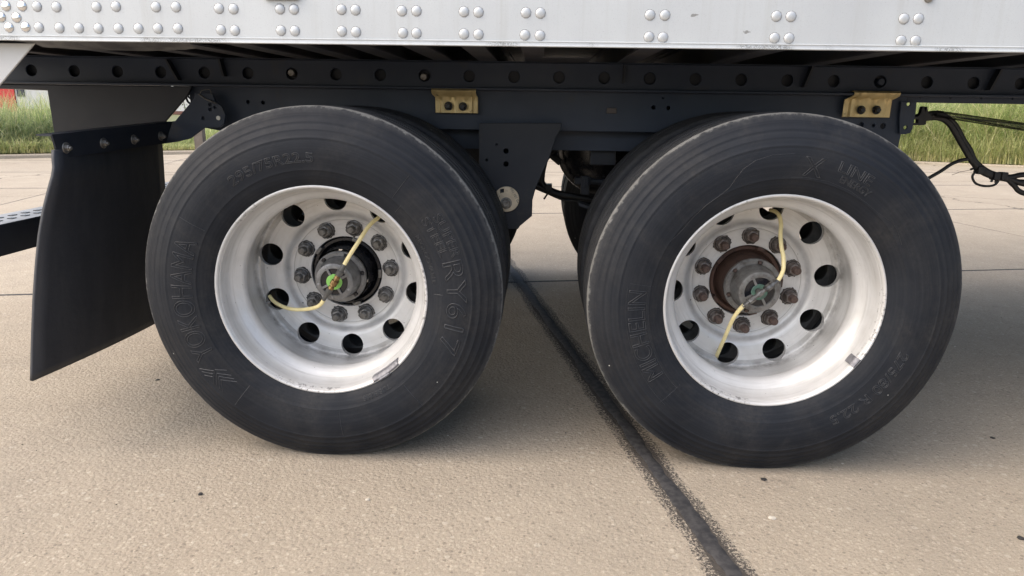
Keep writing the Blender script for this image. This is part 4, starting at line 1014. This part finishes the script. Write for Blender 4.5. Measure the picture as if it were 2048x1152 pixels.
def hub(wheel, right):
    cast = CASTING2 if right else CASTING; hm = RUST if right else SMOKE
    bm = lathe([(.31,.1095),(.283,.1095),(.279,.106),(.279,.098),(.287,.094),(.292,.090),(.250,.086),(.225,.084),(.206,.084)], 48)
    bmo('hub', bm, hm, wheel, smooth=35)
    for k in range(5):       # pilot pads
        a = R(20+72*k); bm = bmesh.new(); box(bm, -.013, .013, .262, .285, .1005, .1112, 0, .002)
        o = bmo('pilot_pad', bm, RUST if right else GUNM, wheel); o.rotation_euler[1] = a
    q = 1.06 if right else 1.0
    pf = [(.212,.0790),(.204,.0800),(.1975,.0795),(.196,.0780),(.1955,.0745),(.1975,.0735),(.1975,.0660),(.194,.0645),(.180,.0630),(.160,.0605),(.145,.0585),(.1335,.0570),(.130,.0555),(.1290,.0535),(.1290,.0415),(.1305,.0405),(.1345,.0400),(.1350,0)]
    bm = lathe([(d, r*q) for d, r in pf], 64); cap = bmo('hub_cap', bm, cast, wheel, smooth=30)
    # raised pads between the cap bolts
    for k in range(6):
        a0 = (12 if not right else 20)+60*k; bm = bmesh.new(); V1 = []
        for dd, ww in ((.1970,0),(.1915,0)):
            ring = []
            for j in range(9):
                a = R(a0+6+ (48)*j/8); ring.append(bm.verts.new((.0765*q*math.cos(a), dd, .0765*q*math.sin(a))))
            for j in range(8,-1,-1):
                a = R(a0+6+ (48)*j/8); ring.append(bm.verts.new((.0655*q*math.cos(a), dd, .0655*q*math.sin(a))))
            V1.append(ring)
        n = len(V1[0])
        for j in range(n): bm.faces.new((V1[0][j], V1[0][(j+1)%n], V1[1][(j+1)%n], V1[1][j]))
        bm.faces.new(V1[1]); bmesh.ops.recalc_face_normals(bm, faces=bm.faces)
        bmo('cap_pad', bm, cast, wheel)
        a = R(a0); bm = lathe([(.196,.0062),(.190,.0060),(.189,.005),(.189,0)], 6); 
        bmo('cap_bolt', bm, STUDR if right else SMOKE, wheel, loc=(.071*q*math.cos(a),0,.071*q*math.sin(a)))
    # window: dark well, four spokes, coloured centre, ring screws
    bm = lathe([(.1342,.0398*q),(.1340,.0)], 40); bmo('sight_window', bm, SMOKE, wheel)
    for k in range(4):
        bm = bmesh.new(); box(bm, .022, .0415*q, .1292, .1338, -.0035, .0035, 0, .001); o = bmo('window_spoke', bm, cast, wheel); o.rotation_euler[1] = R(-(28+90*k))
    bm = lathe([(.1335,.0235),(.1300,.0235),(.1293,.0225),(.1293,0)], 36); bmo('vent_plug', bm, TEAL if right else GREEN, wheel, smooth=30)
    for k in range(5):
        a = R(45+72*k); bm = lathe([(.1292,.0036),(.1278,.0034),(.1274,.0022),(.1282,.0010),(.1282,0)], 10)
        bmo('ring_screw', bm, GUNM if right else ALUM_D, wheel, loc=(.0475*q*math.cos(a),0,.0475*q*math.sin(a)))
hub(W[-1], False); hub(W[1], True)
for c in W[1].children:
    if c.name.startswith('hub') and not c.name.startswith('hub_cap'): c['label'] = 'rusty brown wheel hub'
    if c.name.startswith('vent_plug'): c['label'] = 'faded dark green centre plug'
for c in W[-1].children:
    if c.name.startswith('vent_plug'): c['label'] = 'lime green centre plug'
def loc_pts(wheel, lst): return [atY(*p) - wheel.location for p in lst]
def wtube(name, wheel, lst, r, m, seg=12, sm=True):
    P = loc_pts(wheel, lst)
    if sm: P = smooth_path(P, 7)
    bm = bmesh.new(); tube(bm, P, r, seg); return bmo(name, bm, m, wheel, smooth=80)
def fitting(name, wheel, a, b_, prof, m, seg=12, Y=.10):
    """revolved fitting between two pixels: prof = (t along, radius)"""
    A, B = atY(*a)-wheel.location, atY(*b_)-wheel.location; bm = bmesh.new()
    P = [A+(B-A)*t for t, r in prof]; tube(bm, P, [r for t, r in prof], seg); return bmo(name, bm, m, wheel, smooth=30)
# left wheel hoses
w_ = W[-1]; YT = .105
wtube('tyre_hose', w_, [(687.5,531,YT),(701,508,.118),(718,482,.142),(734,457,.175),(746,444,.20),(757,435,.225),(764,425,.255)], .0060, HOSE)
fitting('hose_sleeve', w_, (689,529,YT), (677,551,YT), [(0,.0062),(.05,.0072),(.55,.0080),(.6,.0105),(1,.0105)], SLEEVE)
fitting('tee_fitting', w_, (678,549,YT), (658,583,YT), [(0,.0068),(.12,.0068),(.13,.0088),(.30,.0088),(.31,.0066),(.36,.0066),(.37,.0105),(.62,.0105),(.63,.0066),(.70,.0066),(.71,.0086),(.88,.0086),(.89,.006),(1,.006)], BRASS, 8)
p = atY(668,566,YT)-w_.location; bm = bmesh.new(); tube(bm, [p, p+Vector((0,.03,0))], .009, 8); tube(bm, [p+Vector((0,-.0105,0)), p], .005, 8); bmo('tee_stem', bm, BRASS, w_)
fitting('hose_sleeve', w_, (661,577,YT), (647,600,.112), [(0,.0100),(.4,.0096),(.45,.0066),(1,.0058)], SLEEVE)
wtube('tyre_hose', w_, [(648.5,598,.112),(641,609,.12),(629,615.5,.133),(607,619,.155),(582,618,.18),(561,611,.205),(547,602,.225),(539,592,.24)], .0058, HOSE)
wtube('valve_stem', w_, [(541,597,.238),(538,588,.252),(544,580,.268),(556,577,.285)], .0058, CABLE)
wtube('valve_stem', w_, [(541,603,.232),(533,606,.232),(524,611,.232)], .0032, ALUM_D)
wtube('valve_bracket', w_, [(523,604,.233),(525,611,.232),(529,617,.232)], .003, GUNM)
# right wheel hoses
w_ = W[1]; YT = .105
wtube('tyre_hose', w_, [(1556,561,.11),(1563,549,.115),(1567,535,.122),(1566.5,512,.14),(1563,495,.155),(1561,470,.178),(1562,450,.198),(1559,433,.22),(1552,424,.245),(1541,420,.275)], .0060, HOSE)
fitting('tee_fitting', w_, (1557,560,.11), (1531,579,YT), [(0,.0056),(.25,.0058),(.28,.0066),(.42,.0066),(.44,.0100),(.62,.0108),(1,.0108)], GUNM, 8)
fitting('tee_fitting', w_, (1536,575,YT), (1503,599,YT), [(0,.0066),(.18,.0066),(.2,.0074),(.35,.0074),(.36,.0105),(.62,.0105),(.63,.0066),(.8,.0066),(1,.0066)], GUNM, 8)
p = atY(1521,586,YT)-w_.location; bm = bmesh.new(); tube(bm, [p, p+Vector((0,.03,0))], .009, 8); tube(bm, [p+Vector((0,-.013,0)), p], .0045, 8); bmo('tee_stem', bm, GUNM, w_)
fitting('tee_fitting', w_, (1509,595,YT), (1485,613,YT), [(0,.0108),(.45,.0104),(.5,.0066),(.75,.0062),(1,.0056)], GUNM, 8)
wtube('tyre_hose', w_, [(1488,610,YT),(1477,622,.112),(1467,636,.125),(1458,655,.145),(1449,676,.175),(1441,694,.20),(1436,706,.222)], .0060, HOSE)
wtube('valve_stem', w_, [(1437,703,.22),(1434,711,.238),(1432,716,.26)], .0058, HOSE)
# wheel weights and sticker
def weight(wheel, a_mid, span, d0=-.003, d1=.030, th=.006, rr=.2862):
    bm = bmesh.new(); prev = None; n = 12
    for k in range(n+1):
        a = R(a_mid-span/2+span*k/n); e = .55+.45*math.sin(math.pi*min(1,max(0,(k+.8)/(n+1.6))))**.4
        sec = [(d0,.2955),(d0-.0015,.2905),(d0+.004,rr-th*.6*e),(d0+.010,rr-th*e),(d1-.006,rr-th*e),(d1,rr-th*.3*e),(d1,rr+.002),(d0+.005,.292)]
        row = [bm.verts.new((r*math.cos(a), d, r*math.sin(a))) for d, r in sec]
        if prev:
            for q in range(len(sec)): bm.faces.new((prev[q], row[q], row[(q+1)%len(sec)], prev[(q+1)%len(sec)]))
        else: bm.faces.new(row)
        prev = row
    bm.faces.new(prev[::-1]); bmesh.ops.recalc_face_normals(bm, faces=bm.faces); return bmo('wheel_weight', bm, LEAD, wheel, smooth=35)
weight(W[-1], -52.5, 18, d1=.034)
bm = bmesh.new(); prev = None
for k in range(9):
    a = R(-55.5+7*(k/8-.5)+1); sec = [(.003,.2925),(-.004,.2915),(-.0062,.296),(-.004,.3005),(.004,.302)]
    row = [bm.verts.new((r*math.cos(a), d, r*math.sin(a))) for d, r in sec]
    if prev:
        for q in range(4): bm.faces.new((prev[q], row[q], row[q+1], prev[q+1]))
    prev = row
bmesh.ops.recalc_face_normals(bm, faces=bm.faces); bmo('weight_clip', bm, LEAD, W[-1], smooth=40)
weight(W[1], -34, 5.5, d1=.040)
bm = bmesh.new(); a_ = R(-65.0); c = bm.verts.new((.2845*math.cos(a_), .046, .2845*math.sin(a_))); ring = []
for k in range(20):
    t = 2*math.pi*k/20; aa = a_+.0085*math.cos(t)/.2845*1.15; ring.append(bm.verts.new((.2846*math.cos(aa), .046+.0098*math.sin(t), .2846*math.sin(aa))))
for k in range(20): bm.faces.new((c, ring[k], ring[(k+1)%20]))
bmo('sticker', bm, STICK, W[1])
# raised lettering on the two near tyres
L_, R_ = W[-1], W[1]
ring_text('raised_lettering', 'YOKOHAMA', 183.5, .352, .058, L_, spread=54, font_w=.0012)
ring_text('raised_lettering', '295/75R22.5', 107, .362, .026, L_, spread=37, font_w=.0010)
ring_text('raised_lettering', 'SUPER', 26, .389, .026, L_, spread=18, font_w=.0009)
ring_text('raised_lettering', 'STEEL', 27.5, .357, .026, L_, spread=18, font_w=.0009)
ring_text('raised_lettering', 'RY617', -3.5, .357, .056, L_, spread=40, font_w=.0013)
ring_text('raised_lettering', 'REGROOVABLE', 19.5, .316, .013, L_, spread=25, font_w=.0005)
ring_text('raised_lettering', 'TUBELESS', -62, .318, .014, L_, spread=16, font_w=.0006)
for pl in (((399,737),(414,739),(428,741)),((404,743),(427,747)),((409,750),(426,753)),((431,739),(453,741)),((434,746),(462,751)),((438,752),(468,758)),((442,759),(474,764)),
           ((430,741),(428,755),(427,768)),((434,747),(434,770)),((438,753),(440,777)),((443,760),(446,784))):
    P = []
    for q in pl:
        w3 = atY(q[0], q[1], -.027) - L_.location; P.append((math.degrees(math.atan2(w3.z, w3.x)), math.hypot(w3.x, w3.z)))
    arc_line('raised_logo', [P], L_, .0010)
arc_line('mould_line', [[(a, r_) for r_ in np.linspace(.318,.345,6)] for a in (47,1.5)] + [[(a, r_) for r_ in np.linspace(.345,.42,8)] for a in (52,-48,-83,232,150)], L_, .0006)
ring_text('raised_lettering', 'MICHELIN', 194.5, .352, .048, R_, spread=40, font_w=.0011)
ring_text('raised_lettering', 'X', 82, .352, .050, R_, font_w=.0009)
ring_text('raised_lettering', 'LINE', 66, .380, .027, R_, spread=14, font_w=.0009)
ring_text('raised_lettering', 'ENERGY', 63.5, .356, .018, R_, spread=14, font_w=.0007)
ring_text('raised_lettering', '275/80 R 22.5', -40, .362, .026, R_, spread=42, font_w=.0009)
arc_line('mould_line', [[(172, r_) for r_ in np.linspace(.335,.40,8)], [(224, r_) for r_ in np.linspace(.335,.41,8)],
   [(a, .3475) for a in range(224,172,-2)], [(a, .4035) for a in range(226,172,-2)],
   [(150,.342),(146,.336),(142,.334),(136,.337),(128,.341),(120,.345),(116,.352),(113,.366),(109,.385),(104,.398),(98,.404),(90,.405)],
   [(90,.345),(84,.347),(74,.349),(64,.348),(54,.345),(48,.346),(44,.352),(41,.358),(36,.356),(30,.350)]], R_, .00035)

# ------------------------------------------------------------------ small debris
def pebble(name, px, py, s, m, label, seed, cat='stone', flat=.5):
    p = atZ(px, py, 0); rg = random.Random(seed); bm = bmesh.new(); bmesh.ops.create_icosphere(bm, subdivisions=2, radius=s)
    for v in bm.verts: v.co *= 1+rg.uniform(-.22,.22); v.co.z = v.co.z*flat
    o = bmo(name, bm, m, None, (p.x, p.y, s*flat*.55), smooth=50); tag(o, label, cat); return o
PB = simple('dark_debris', (.025,.023,.022), .8); PW = simple('pale_pebble', (.55,.51,.44), .7, 0, (.45,.40,.33), 80)
pebble('pebble', 401, 989, .0062, PB, 'small black lump lying alone on the concrete in the left foreground', 1)
pebble('pebble', 735, 1000, .006, PW, 'pale pebble sunk in the concrete near the centre foreground', 2, flat=.35)
pebble('pebble', 1544, 1037, .009, PW, 'flat pale chip on the concrete right of the tar joint in the foreground', 3, flat=.3)
pebble('rubber_scrap', 1527, 959, .0085, PB, 'thin dark scrap on the concrete just in front of the right tyre', 4, 'debris', .25)
pebble('rubber_scrap', 1985, 876, .0075, PB, 'small dark scrap on the concrete beyond the right tyre', 5, 'debris', .25)
pebble('rubber_scrap', 2041, 1077, .0085, PB, 'dark scrap on the concrete at the lower right picture edge', 6, 'debris', .35)
pebble('rubber_scrap', 315, 760, .008, PB, 'dark scrap on the concrete below the mudflap, beside the left tyre', 7, 'debris', .25)

# loose grit
rg = random.Random(21); bm = bmesh.new()
for k in range(260):
    x, y = rg.uniform(-2.6, 2.6), rg.uniform(-.75, 3.2)*1.0
    sz = rg.choice((.0012,.0016,.002,.0028,.0038)); c = Vector((x, y, sz*.3)); v4 = []
    for q in ((1,0,-.6),(-.5,.87,-.6),(-.5,-.87,-.6),(rg.uniform(-.4,.4),rg.uniform(-.4,.4),.7)):
        v4.append(bm.verts.new(c+Vector((q[0]*sz*rg.uniform(.6,1.5), q[1]*sz*rg.uniform(.6,1.5), q[2]*sz*.5))))
    mi = 0 if rg.random() < .6 else 1
    for f in ((0,1,3),(1,2,3),(2,0,3)): bm.faces.new([v4[i] for i in f]).material_index = mi
gr = bmo('grit', bm, [PB, PW]); tag(gr, 'fine dark and pale grit scattered over the concrete lot', 'grit', kind='stuff')
